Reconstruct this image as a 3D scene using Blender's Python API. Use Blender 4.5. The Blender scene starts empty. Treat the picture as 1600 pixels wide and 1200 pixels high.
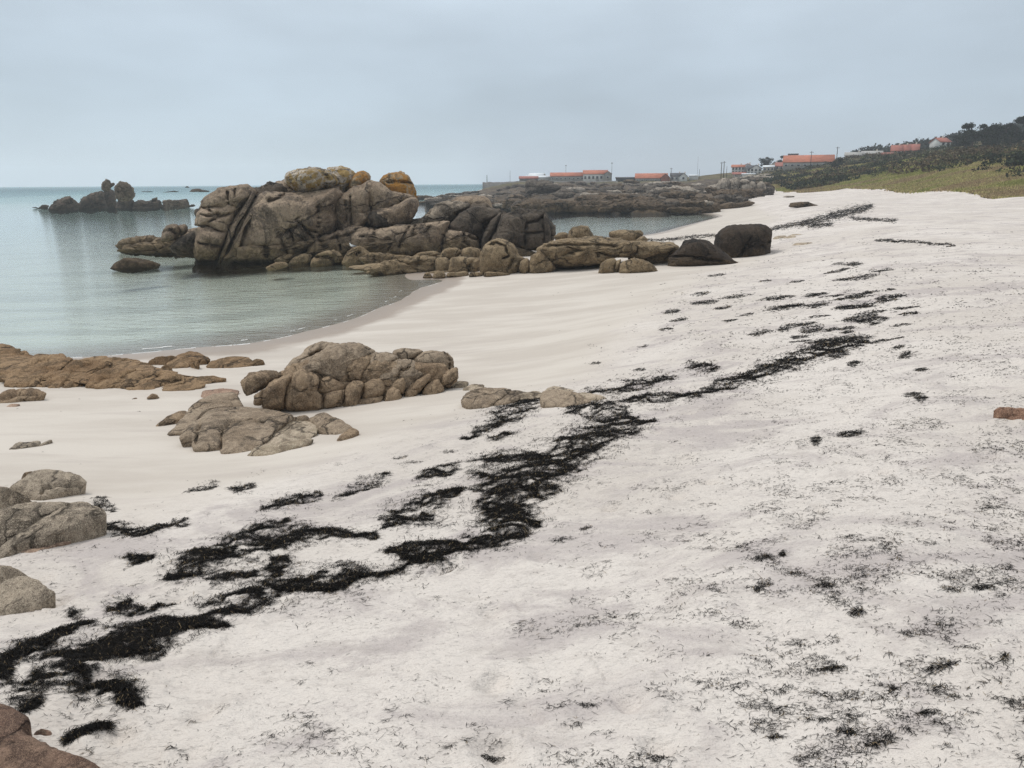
import bpy, math, random
import numpy as np
from mathutils import Matrix, Vector

random.seed(7)
RNG = np.random.default_rng(11)
scene = bpy.context.scene
col = scene.collection

# ------------------------------------------------------------------ camera
F_PX, CX, CY = 1202.0, 800.0, 600.0
CAM_Z = 6.0
PITCH = math.atan((CY - 285.0) / F_PX)
ROLL = 0.0063
cp, sp = math.cos(PITCH), math.sin(PITCH)
FWD = np.array([0.0, cp, -sp]); UP0 = np.array([0.0, sp, cp]); X0 = np.array([1.0, 0.0, 0.0])
RGT = math.cos(ROLL) * X0 - math.sin(ROLL) * UP0
UPV = math.sin(ROLL) * X0 + math.cos(ROLL) * UP0
CAM = np.array([0.0, 0.0, CAM_Z])
cam_data = bpy.data.cameras.new("camera")
cam_data.sensor_fit = 'HORIZONTAL'; cam_data.sensor_width = 36.0
cam_data.lens = 36.0 * F_PX / 1600.0
cam_data.clip_start = 0.1; cam_data.clip_end = 20000.0
cam = bpy.data.objects.new("camera", cam_data); col.objects.link(cam)
m = Matrix.Identity(4)
for i in range(3):
    m[i][0] = RGT[i]; m[i][1] = UPV[i]; m[i][2] = -FWD[i]; m[i][3] = CAM[i]
cam.matrix_world = m
scene.camera = cam

# ------------------------------------------------------------------ sky, sun, exposure
SUN_EL, SUN_AZ = math.radians(58), math.radians(-62)     # azimuth measured from +Y towards +X
world = bpy.data.worlds.new("World"); scene.world = world; world.use_nodes = True
wn = world.node_tree; wn.nodes.clear()
def W(t, **kw):
    n = wn.nodes.new(t)
    for k, v in kw.items(): setattr(n, k, v)
    return n
sky = W('ShaderNodeTexSky', sky_type='NISHITA', sun_disc=False, sun_elevation=SUN_EL, sun_rotation=SUN_AZ)
bg = W('ShaderNodeBackground'); bg.inputs[1].default_value = 0.1
bgc = W('ShaderNodeBackground'); bgc.inputs[1].default_value = 1.0
tc = W('ShaderNodeTexCoord'); sep = W('ShaderNodeSeparateXYZ')
wn.links.new(tc.outputs['Generated'], sep.inputs[0])
ramp = W('ShaderNodeValToRGB')           # overcast sky: pale near the horizon, brightest overhead
cr = ramp.color_ramp
cr.elements[0].position = 0.0; cr.elements[0].color = (0.395, 0.48, 0.57, 1)
cr.elements[1].position = 1.0; cr.elements[1].color = (0.98, 1.0, 1.03, 1)
e = cr.elements.new(0.10); e.color = (0.43, 0.51, 0.59, 1)
e = cr.elements.new(0.24); e.color = (0.52, 0.595, 0.665, 1)
e = cr.elements.new(0.5); e.color = (0.74, 0.79, 0.84, 1)
wn.links.new(sep.outputs[2], ramp.inputs[0])
mp = W('ShaderNodeMapping'); mp.inputs['Scale'].default_value = (1.4, 1.4, 4.2)
nz = W('ShaderNodeTexNoise'); nz.inputs['Scale'].default_value = 1.7; nz.inputs['Detail'].default_value = 4
wn.links.new(tc.outputs['Generated'], mp.inputs[0]); wn.links.new(mp.outputs[0], nz.inputs[0])
mr = W('ShaderNodeMapRange'); mr.inputs[1].default_value = 0.3; mr.inputs[2].default_value = 0.7
mr.inputs[3].default_value = 0.82; mr.inputs[4].default_value = 1.17
wn.links.new(nz.outputs[0], mr.inputs[0])
vm = W('ShaderNodeVectorMath', operation='SCALE')
wn.links.new(ramp.outputs[0], vm.inputs[0]); wn.links.new(mr.outputs[0], vm.inputs['Scale'])
wn.links.new(vm.outputs[0], bgc.inputs[0]); wn.links.new(sky.outputs[0], bg.inputs[0])
mix = W('ShaderNodeMixShader'); mix.inputs[0].default_value = 0.9
out = W('ShaderNodeOutputWorld')
wn.links.new(bg.outputs[0], mix.inputs[1]); wn.links.new(bgc.outputs[0], mix.inputs[2]); wn.links.new(mix.outputs[0], out.inputs[0])

sun_d = bpy.data.lights.new("sun", 'SUN'); sun_d.energy = 1.5; sun_d.angle = math.radians(16); sun_d.color = (1.0, 0.965, 0.91)
sun = bpy.data.objects.new("sun", sun_d); col.objects.link(sun)
sd = Vector((math.sin(SUN_AZ) * math.cos(SUN_EL), math.cos(SUN_AZ) * math.cos(SUN_EL), math.sin(SUN_EL)))
sun.rotation_euler = sd.to_track_quat('Z', 'Y').to_euler(); sun.location = (0, 0, 60)
vs = scene.view_settings
vs.view_transform = 'Standard'; vs.look = 'None'; vs.exposure = 0.23; vs.gamma = 1.0; vs.use_curve_mapping = False
scene.render.engine = 'CYCLES'
scene.cycles.use_denoising = True; scene.cycles.denoiser = 'OPENIMAGEDENOISE'; scene.cycles.denoising_input_passes = 'RGB_ALBEDO_NORMAL'; scene.cycles.denoising_prefilter = 'NONE'
scene.cycles.max_bounces = 6; scene.cycles.diffuse_bounces = 3; scene.cycles.glossy_bounces = 3
scene.cycles.transparent_max_bounces = 16; scene.cycles.volume_bounces = 1
scene.cycles.caustics_reflective = False; scene.cycles.caustics_refractive = False

# ------------------------------------------------------------------ numpy noise
def _hash(ix, iy, iz, s):
    h = (ix.astype(np.uint32) * np.uint32(374761393) + iy.astype(np.uint32) * np.uint32(668265263)
         + iz.astype(np.uint32) * np.uint32(2147483647 & 1274126177) + np.uint32(s * 144665 + 17))
    h = (h ^ (h >> np.uint32(13))) * np.uint32(1274126177)
    h = (h ^ (h >> np.uint32(16))) * np.uint32(2246822519)
    return (h ^ (h >> np.uint32(15))).astype(np.float64) / 4294967295.0
def vnoise(p, s=0):
    f = np.floor(p); t = p - f; t = t * t * t * (t * (t * 6 - 15) + 10)
    i = f.astype(np.int64); r = 0
    for dx in (0, 1):
        wx = t[:, 0] if dx else 1 - t[:, 0]
        for dy in (0, 1):
            wy = t[:, 1] if dy else 1 - t[:, 1]
            for dz in (0, 1):
                wz = t[:, 2] if dz else 1 - t[:, 2]
                r = r + wx * wy * wz * _hash(i[:, 0] + dx, i[:, 1] + dy, i[:, 2] + dz, s)
    return r * 2 - 1
def fbm(p, s=0, o=4, g=0.5):
    r = 0; a = 1.0
    for k in range(o):
        r = r + a * vnoise(p * (2.03 ** k) + 13.7 * k, s + k); a *= g
    return r
def worley(p, s=0):
    f = np.floor(p).astype(np.int64); f1 = np.full(len(p), 9.0); f2 = f1.copy()
    cid = np.zeros(len(p))
    for dx in (-1, 0, 1):
        for dy in (-1, 0, 1):
            for dz in (-1, 0, 1):
                c = f + np.array([dx, dy, dz])
                h = np.stack([_hash(c[:, 0], c[:, 1], c[:, 2], s + k) for k in range(3)], 1)
                d = np.linalg.norm(c + h - p, axis=1)
                n = d < f1
                f2 = np.where(n, f1, np.minimum(f2, d)); cid = np.where(n, h[:, 0], cid); f1 = np.where(n, d, f1)
    return f1, f2, cid

# ------------------------------------------------------------------ pixel <-> world
def rays(px, py):
    px = np.asarray(px, float); py = np.asarray(py, float)
    d = FWD + ((px - CX) / F_PX)[..., None] * RGT + ((CY - py) / F_PX)[..., None] * UPV
    return d / np.linalg.norm(d, axis=-1, keepdims=True)
def proj(P):
    v = P - CAM; z = v @ FWD
    return CX + F_PX * (v @ RGT) / z, CY - F_PX * (v @ UPV) / z
def hor(px): return 285.0 - ROLL * (px - 800.0)
def az_of(px): return np.arctan2(rays(px, hor(px))[..., 0], rays(px, hor(px))[..., 1])

# ------------------------------------------------------------------ terrain heights (control points: pixel + height)
Z = [(0,560,0),(70,560,0),(140,557,0),(240,549,0),(320,543,0),(390,536,0),(470,520,0),(560,495,0),(620,470,0),(660,450,0),(692,438,0),
 (400,420,-.8),(560,432,-.35),(300,400,-1.3),(200,400,-1.7),(100,450,-1.6),(0,480,-1.1),(200,480,-1.0),(400,480,-.55),(240,520,-.35),(60,520,-.5),(500,460,-.4),
 (0,320,-5),(300,320,-5),(100,305,-8),(500,310,-6),(0,400,-2.5),(640,433,0.02),(760,427,.28),(860,420,.5),(700,400,.2),(620,395,0),(560,380,-.4),
 (940,426,.8),(1060,412,1.0),(1190,400,1.3),(900,388,.5),(980,385,.5),(870,373,0),(940,371,0),(1000,368,0),(1060,355,0),(1100,345,0),(1124,338,0),(1100,334,0),
 (1000,332,0),(900,330,0),(810,326,0),(950,350,-1),(850,345,-1.4),(1040,345,-.5),(760,338,-2),(650,335,-2.5),(400,345,-3),
 (0,1200,2.5),(400,1200,2.55),(800,1200,2.6),(1200,1200,2.7),(1600,1200,2.8),(-300,1200,2.4),(1900,1200,2.9),
 (0,1000,2.0),(400,1000,2.2),(800,1000,2.38),(1200,1000,2.6),(1600,1000,2.75),(0,780,1.25),(0,700,.9),(0,640,.55),(0,600,.28),
 (150,830,1.5),(150,700,.85),(150,620,.42),(300,820,1.65),(300,740,1.1),(300,620,.5),(250,580,.22),(500,800,1.85),(500,720,1.3),(500,660,.85),(420,590,.35),(400,560,.15),
 (700,800,2.05),(700,690,1.65),(650,650,1.2),(720,600,.85),(720,540,.5),(650,510,.25),(720,460,.2),(900,800,2.25),(900,640,1.9),(900,570,1.2),(900,500,.85),(850,450,.5),
 (1100,800,2.5),(1100,640,2.2),(1000,520,1.5),(1100,450,1.65),(1020,460,1.2),(1300,800,2.7),(1300,640,2.5),(1300,500,2.3),(1200,420,1.8),(1250,380,1.8),
 (1600,800,2.8),(1600,640,2.85),(1600,500,2.9),(1600,400,3.0),(1600,340,3.1),(1600,313,3.2),(1400,400,2.7),(1400,340,2.8),(1400,306,3.0),(1250,340,1.9),(1180,347,1.0),
 (1160,326,.8),(1250,315,2.3),(1200,303,2.6),(1300,305,2.9),(-300,1000,1.6),(-300,700,.6),(-400,560,0),(-400,450,-1.5),(2000,700,3),(2000,400,3.2),(2000,330,3.5)]
Wd = [(600,600,-8),(680,420,-3),(735,430,0.5),(790,430,5.4),(900,430,5.6),(1000,430,5.8),(1100,430,6.6),(1180,430,8.6),(860,380,4.8),(1000,380,5.0),
 (900,200,1.0),(900,260,1.9),(900,330,3.2),(1000,200,1.6),(1000,300,3.3),(1100,200,2.2),(1100,300,4.0),(760,220,-.1),(760,300,.3),(700,200,-.7),(700,300,-.7),
 (800,700,-6),(900,800,-6),(1000,800,0),(1100,900,4),(600,1500,-12),(0,1500,-15),(-400,600,-10),(0,400,-8),(300,800,-12),
 (1600,180,8.0),(1600,260,13.5),(1500,185,6.9),(1500,280,14.2),(1400,185,4.3),(1400,235,8.2),(1400,300,12.0),(1300,205,3.6),(1300,250,6.3),(1350,168,2.95),(1400,151,3.0),(1250,184,2.7),(1300,180,2.85),(1200,196,2.5),(1500,131,3.1),(1500,116,3.05),(1450,141,3.05),(1550,113,3.15),(1450,122,3.0),(1550,95,3.1),(1600,85,3.1),(1600,100,3.2),(1400,120,2.9),(1300,120,2.6),(1300,150,2.75),(1200,150,1.9),(1500,100,3.0),(1600,125,3.7),(1500,155,4.3),(1300,320,9.2),(1220,240,4.0),(1220,330,7.2),(1150,300,4.4),(1150,380,6.4),
 (1560,330,16.5),(1261,380,11.1),(1332,400,16.3),(1357,410,16.6),(1408,390,16.8),(1470,380,19.2),(1180,440,9.1),(1150,450,9.9),(1200,440,10.9),(1218,445,11.9),(1320,600,17),(1400,600,22),(1490,600,27),(1600,600,33),(1600,900,56),(1500,900,40),(1400,900,27),(1600,1500,58),(1500,1500,42),(1400,1500,25),(1900,1500,72),(1700,400,24),(1700,260,14),(1900,200,9),(1250,600,14),(1250,470,12.0),(1200,900,10),
 (1900,140,5.5),(1900,300,15),(1900,600,40),(1900,900,72),(1300,1500,20)]
LK, REGU = 1.6, 1e-5
def feat(az, r): return np.stack([az * 3.0, np.log(np.maximum(r, 1e-3)) * LK], -1)
ca, crr, cz = [], [], []
for px, py, z in Z:
    d = rays(px, py); t = (z - CAM_Z) / d[2]; P = CAM + d * t
    ca.append(math.atan2(P[0], P[1])); crr.append(math.hypot(P[0], P[1])); cz.append(z)
for px, r, z in Wd:
    ca.append(float(az_of(px))); crr.append(r); cz.append(z)
CF = feat(np.array(ca), np.array(crr)); CZ = np.array(cz, float)
def tps(d2): return 0.5 * d2 * np.log(d2 + 1e-9)
def _solve():
    n = len(CF); A = np.zeros((n + 3, n + 3))
    A[:n, :n] = tps(((CF[:, None] - CF[None]) ** 2).sum(-1)) + np.eye(n) * REGU
    A[:n, n] = 1; A[:n, n + 1:] = CF; A[n, :n] = 1; A[n + 1:, :n] = CF.T
    return np.linalg.solve(A, np.concatenate([CZ, np.zeros(3)]))
SOL = _solve()
AZL, RMIN, RMAX = math.radians(44), 2.6, 1500.0
GA = np.linspace(-AZL, AZL, 360); GR = np.exp(np.linspace(math.log(RMIN), math.log(RMAX), 420))
def _eval(az, r):
    q = feat(az, r); out = np.zeros(len(q)); n = len(CF)
    for i in range(0, len(q), 20000):
        s = q[i:i + 20000]
        out[i:i + 20000] = tps(((s[:, None] - CF[None]) ** 2).sum(-1)) @ SOL[:n] + SOL[n] + s @ SOL[n + 1:]
    return out
gaa, grr = np.meshgrid(GA, GR)
GZ = _eval(gaa.ravel(), grr.ravel()).reshape(gaa.shape)
def base_z(x, y):
    az = np.clip(np.arctan2(x, y), -AZL + 1e-6, AZL - 1e-6); r = np.clip(np.hypot(x, y), RMIN + 1e-6, RMAX - 1)
    a = (az + AZL) / (2 * AZL) * (len(GA) - 1); b = np.log(r / RMIN) / math.log(RMAX / RMIN) * (len(GR) - 1)
    i = np.clip(a.astype(int), 0, len(GA) - 2); j = np.clip(b.astype(int), 0, len(GR) - 2); a -= i; b -= j
    return (GZ[j, i] * (1 - a) * (1 - b) + GZ[j, i + 1] * a * (1 - b) + GZ[j + 1, i] * (1 - a) * b + GZ[j + 1, i + 1] * a * b)
def sand_z(x, y):
    x = np.atleast_1d(np.asarray(x, float)); y = np.atleast_1d(np.asarray(y, float))
    z = base_z(x, y)
    P = np.stack([x, y, 0 * x], -1)
    dry = np.clip((z - 1.25) / 0.5, 0, 1); r = np.hypot(x, y)
    near = np.clip(1 - r / 120.0, 0, 1)
    fp1, fp2, fpc = worley(P * 1.55 + .3 * np.stack([vnoise(P * 1.1, 4), vnoise(P * 1.1, 6), 0 * x], -1), 15)
    dent = -np.exp(-(fp1 / .17) ** 2) * (fpc > .45) + .4 * np.exp(-((fp1 - .3) / .12) ** 2) * (fpc > .45)
    z = z + dry * np.clip(1 - r / 60.0, 0, 1) * .075 * dent
    z = z + dry * near * (0.035 * fbm(P * 0.8, 3, 3) + 0.02 * vnoise(P * 3.1, 9) + 0.008 * vnoise(P * 9.0, 12))
    z = z + (1 - dry) * near * 0.012 * fbm(P * 0.5, 21, 2)
    land = np.clip((r - 170) / 60, 0, 1) * (z > 1.5)
    z = z + land * (0.5 * fbm(P * 0.08, 31, 3))
    hill = np.clip((r - 500) / 200, 0, 1) * (z > 6)
    return z + hill * 4.0 * fbm(P * 0.012, 41, 3)
def hit(px, py, floor=None):
    d = rays(px, py); shp = d.shape[:-1]; d = d.reshape(-1, 3)
    z = np.full(len(d), 1.5)
    for _ in range(14):
        t = np.clip((z - CAM_Z) / np.minimum(d[:, 2], -1e-3), 1, 1400)
        zn = base_z(d[:, 0] * t, d[:, 1] * t)
        if floor is not None: zn = np.maximum(zn, floor)
        z = 0.5 * z + 0.5 * zn
    P = CAM + d * t[:, None]
    return P.reshape(shp + (3,))

# ------------------------------------------------------------------ mesh helpers
def mesh_arrays(name, V, faces_list, smooth=True):
    """faces_list: list of int arrays (n,k) with constant k each."""
    me = bpy.data.meshes.new(name)
    V = np.asarray(V, np.float32); me.vertices.add(len(V)); me.vertices.foreach_set('co', V.ravel())
    loops = np.concatenate([f.ravel() for f in faces_list]).astype(np.int32)
    cnt = np.concatenate([np.full(len(f), f.shape[1], np.int32) for f in faces_list])
    me.loops.add(len(loops)); me.loops.foreach_set('vertex_index', loops)
    me.polygons.add(len(cnt)); st = np.concatenate([[0], np.cumsum(cnt)[:-1]]).astype(np.int32)
    me.polygons.foreach_set('loop_start', st); me.polygons.foreach_set('loop_total', cnt)
    if smooth: me.polygons.foreach_set('use_smooth', np.ones(len(cnt), bool))
    me.update(calc_edges=True); me.validate()
    return me
def obj(name, me, mat=None, parent=None):
    o = bpy.data.objects.new(name, me); col.objects.link(o)
    if mat is not None and me is not None: me.materials.append(mat)
    if parent is not None: o.parent = parent
    return o
def tag(o, label=None, cat=None, group=None, kind=None):
    if label: o['label'] = label
    if cat: o['category'] = cat
    if group: o['group'] = group
    if kind: o['kind'] = kind
    return o
def empty(name, loc, label, cat, group=None):
    o = bpy.data.objects.new(name, None); col.objects.link(o); o.location = loc; o.empty_display_size = 0.3
    return tag(o, label, cat, group)
def attr_color(me, name, C):
    a = me.color_attributes.new(name, 'FLOAT_COLOR', 'POINT')
    C4 = np.ones((len(C), 4), np.float32); C4[:, :3] = C; a.data.foreach_set('color', C4.ravel())

# ------------------------------------------------------------------ materials
class NT:
    def __init__(s, name):
        s.m = bpy.data.materials.new(name); s.m.use_nodes = True; s.t = s.m.node_tree; s.t.nodes.clear()
        s.out = s.n('ShaderNodeOutputMaterial'); s.geo = s.n('ShaderNodeNewGeometry')
    def n(s, t, **kw):
        x = s.t.nodes.new(t)
        for k, v in kw.items(): setattr(x, k, v)
        return x
    def l(s, a, b): s.t.links.new(a, b)
    def pos(s, scale=(1, 1, 1), rot=(0, 0, 0)):
        x = s.n('ShaderNodeMapping'); x.inputs['Scale'].default_value = scale; x.inputs['Rotation'].default_value = rot
        s.l(s.geo.outputs['Position'], x.inputs[0]); return x.outputs[0]
    def noise(s, scale, detail=4, rough=0.55, vec=None, dist=0.0):
        x = s.n('ShaderNodeTexNoise'); x.inputs['Scale'].default_value = scale; x.inputs['Detail'].default_value = detail
        x.inputs['Roughness'].default_value = rough; x.inputs['Distortion'].default_value = dist
        s.l(vec if vec is not None else s.geo.outputs['Position'], x.inputs['Vector']); return x.outputs[0]
    def mr(s, v, a, b, c=0.0, d=1.0):
        x = s.n('ShaderNodeMapRange'); x.interpolation_type = 'SMOOTHSTEP'
        for i, q in enumerate((a, b, c, d)): x.inputs[i + 1].default_value = q
        s.l(v, x.inputs[0]); return x.outputs[0]
    def mix(s, f, a, b, mode='MIX'):
        x = s.n('ShaderNodeMix', data_type='RGBA', blend_type=mode)
        for sock, v in ((x.inputs[0], f), (x.inputs[6], a), (x.inputs[7], b)):
            if isinstance(v, (int, float)): sock.default_value = v
            elif isinstance(v, tuple): sock.default_value = (*v, 1) if len(v) == 3 else v
            else: s.l(v, sock)
        return x.outputs[2]
    def math(s, op, a, b=0.0):
        x = s.n('ShaderNodeMath', operation=op)
        for sock, v in ((x.inputs[0], a), (x.inputs[1], b)):
            if isinstance(v, (int, float)): sock.default_value = v
            else: s.l(v, sock)
        return x.outputs[0]
    def z(s):
        x = s.n('ShaderNodeSeparateXYZ'); s.l(s.geo.outputs['Position'], x.inputs[0]); return x.outputs[2]
    def nz(s):
        x = s.n('ShaderNodeSeparateXYZ'); s.l(s.geo.outputs['Normal'], x.inputs[0]); return x.outputs[2]
    def bump(s, h, strength, dist, prev=None):
        x = s.n('ShaderNodeBump'); x.inputs['Strength'].default_value = strength; x.inputs['Distance'].default_value = dist
        s.l(h, x.inputs['Height'])
        if prev is not None: s.l(prev, x.inputs['Normal'])
        return x.outputs[0]
    def bsdf(s, c, rough=0.9, normal=None, spec=0.3):
        x = s.n('ShaderNodeBsdfPrincipled')
        for sock, v in ((x.inputs['Base Color'], c), (x.inputs['Roughness'], rough)):
            if isinstance(v, (int, float)): sock.default_value = v
            elif isinstance(v, tuple): sock.default_value = (*v, 1)
            else: s.l(v, sock)
        x.inputs['Specular IOR Level'].default_value = spec
        if normal is not None: s.l(normal, x.inputs['Normal'])
        s.l(x.outputs[0], s.out.inputs[0]); return x

def granite(name, base, light, dark, sc=1.0, lichen=None, wet=None, streak=0.75, grain=1.0, fis=1.0, gain=1.75):
    """weathered granite: sc = size of its grain pattern in relation to metres"""
    wm = lambda c: (c[0] * gain * .98, c[1] * gain * .88, c[2] * gain * .80)
    base, light, dark = wm(base), wm(light), wm(dark)
    if wet: wet = (wet[0], wet[1], wm(wet[2]))
    t = NT(name)
    big = t.noise(0.5 * sc, 5, 0.65)
    c = t.mix(t.mr(big, 0.40, 0.60), base, light)
    st = t.noise(0.9 * sc, 7, 0.68, t.pos((1, 1, .45), (0.4, 0.7, 0.2)), 1.2)
    c = t.mix(t.math('MULTIPLY', t.mr(st, 0.47, 0.60), streak), c, dark)
    patch = t.noise(3.2 * sc, 8, 0.75)
    c = t.mix(t.math('MULTIPLY', t.mr(patch, 0.50, 0.64), 0.7), c, tuple(v * 1.3 for v in light))
    c = t.mix(t.math('MULTIPLY', t.mr(t.noise(7 * sc, 7, 0.75), 0.52, 0.64), 0.65), c, dark)
    sp_ = t.noise(34 * sc, 4, 0.75)
    c = t.mix(t.math('MULTIPLY', t.mr(sp_, 0.54, 0.64), 0.65 * grain), c, tuple(v * 0.35 for v in dark))
    c = t.mix(t.math('MULTIPLY', t.mr(sp_, 0.46, 0.37), 0.6 * grain), c, tuple(min(.7, v * 1.7) for v in light))
    vo = t.n('ShaderNodeTexVoronoi', feature='DISTANCE_TO_EDGE'); vo.inputs['Scale'].default_value = .55 * sc
    wv = t.n('ShaderNodeVectorMath', operation='MULTIPLY_ADD'); nn = t.n('ShaderNodeTexNoise'); nn.inputs['Scale'].default_value = 1.6 * sc; nn.inputs['Detail'].default_value = 5
    t.l(t.geo.outputs['Position'], nn.inputs['Vector']); t.l(nn.outputs[1], wv.inputs[0]); wv.inputs[1].default_value = (.9 / sc,) * 3; t.l(t.pos((1, .6, 1.5), (.3, .5, .2)), wv.inputs[2]); t.l(wv.outputs[0], vo.inputs['Vector'])
    fs = t.mr(vo.outputs['Distance'], .0, .035, 1.0, 0.0)      # hairline fissures
    fs = t.math('MULTIPLY', fs, t.mr(t.noise(.7 * sc, 3), .42, .56))
    c = t.mix(t.math('MULTIPLY', fs, .8 * fis), c, tuple(v * .3 for v in dark))
    if wet:    # algae-stained zone by the tide line, with an uneven edge
        zz = t.math('ADD', t.z(), t.math('MULTIPLY', t.math('SUBTRACT', t.noise(0.9, 5, .65), 0.5), 1.6 * wet[1]))
        k = t.mix(t.mr(patch, .4, .62), tuple(v * .65 for v in wet[2]), tuple(v * 1.45 for v in wet[2]))
        c = t.mix(t.math('MULTIPLY', t.math('SUBTRACT', 1.0, t.mr(zz, wet[0], wet[0] + wet[1])), .8), c, k)
        c = t.mix(t.math('MULTIPLY', t.math('SUBTRACT', 1.0, t.mr(zz, 0.05, 0.5)), 0.75), c, (0.03, 0.025, 0.018))
    if lichen:
        ln = t.noise(lichen[1], 6, 0.7, None, 0.6)
        c = t.mix(t.math('MULTIPLY', t.mr(ln, lichen[2], lichen[2] + 0.07), 0.85), c, lichen[0])
        if len(lichen) > 3:
            l2 = t.noise(lichen[1] * 1.6, 6, 0.7, t.pos((1, 1, 1), (1, 2, 3)), 0.4)
            c = t.mix(t.math('MULTIPLY', t.mr(l2, 0.53, 0.6), 0.85), c, lichen[3])
    b = t.bump(t.math('SUBTRACT', t.noise(3.5 * sc, 9, 0.72), t.math('MULTIPLY', fs, .5 * fis)), .75, 0.28 / sc)
    b = t.bump(t.noise(30 * sc, 5, 0.75), .7, 0.03 / sc, b)
    t.bsdf(c, 0.88, b, 0.2)
    return t.m
GR_BIG = granite('granite_weathered', (.135,.11,.083), (.235,.2,.155), (.04,.036,.032), 0.5, wet=(1.0, 1.1, (.10,.08,.047)), grain=.7, gain=1.6)
GR_DARK = granite('granite_dark', (.058,.052,.044), (.11,.097,.08), (.018,.017,.016), 0.6, wet=(.6, .9, (.085,.068,.042)), grain=.7, gain=1.25)
GR_PALE = granite('granite_pale_lichen', (.27,.25,.215), (.44,.42,.37), (.08,.075,.065), 0.6, lichen=((.30,.19,.045), 1.1, .47, (.08,.075,.065)), streak=.4, gain=1.5)
GR_ORANGE = granite('granite_orange_lichen', (.23,.18,.11), (.33,.28,.2), (.07,.06,.045), 0.6, lichen=((.36,.165,.025), 1.0, .44, (.14,.12,.08)), streak=.4, gain=1.35)
GR_TAN = granite('granite_tidal_tan', (.155,.122,.075), (.235,.195,.13), (.06,.05,.034), 0.8, grain=.8, gain=1.35)
GR_NEAR = granite('granite_brown', (.165,.125,.085), (.26,.21,.15), (.065,.052,.038), 1.6, grain=1.0, gain=1.4)
GR_NEARTOP = granite('granite_grey_brown', (.19,.158,.118), (.30,.26,.205), (.085,.072,.056), 1.7, grain=1.0, gain=1.3)
GR_OCHRE = granite('granite_ochre', (.17,.115,.065), (.25,.185,.115), (.06,.044,.026), 1.2, grain=.9, gain=1.3)
GR_GREY = granite('granite_grey', (.2,.18,.15), (.33,.3,.25), (.085,.075,.062), 2.4, grain=1.3, gain=1.35)
GR_PINK = granite('granite_pink', (.27,.19,.15), (.38,.30,.24), (.12,.085,.07), 1.8, grain=.9, gain=1.3)
GR_RED = granite('granite_red_brown', (.155,.105,.082), (.21,.155,.12), (.065,.045,.037), 4.5, grain=1.4, gain=1.2)
GR_FLAT = granite('granite_pale_flat', (.26,.225,.17), (.38,.34,.28), (.12,.1,.075), 1.7, grain=.9, gain=1.35)
GR_REEF = granite('reef_rock_brown', (.105,.082,.055), (.175,.14,.1), (.03,.026,.021), 0.35, wet=(.7, .9, (.12,.088,.05)), grain=.4, gain=0.95)
GR_REEFD = granite('reef_rock_grey', (.075,.068,.058), (.165,.15,.128), (.022,.02,.018), 0.35, grain=.4, gain=1)
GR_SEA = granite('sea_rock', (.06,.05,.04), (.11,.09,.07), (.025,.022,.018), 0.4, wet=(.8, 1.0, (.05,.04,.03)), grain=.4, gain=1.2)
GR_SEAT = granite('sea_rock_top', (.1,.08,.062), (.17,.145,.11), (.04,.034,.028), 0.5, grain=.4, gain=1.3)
GR_BOULD = granite('granite_grey_boulder', (.26,.245,.215), (.38,.36,.32), (.09,.085,.075), 0.5, grain=.5, gain=1.1)

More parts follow.
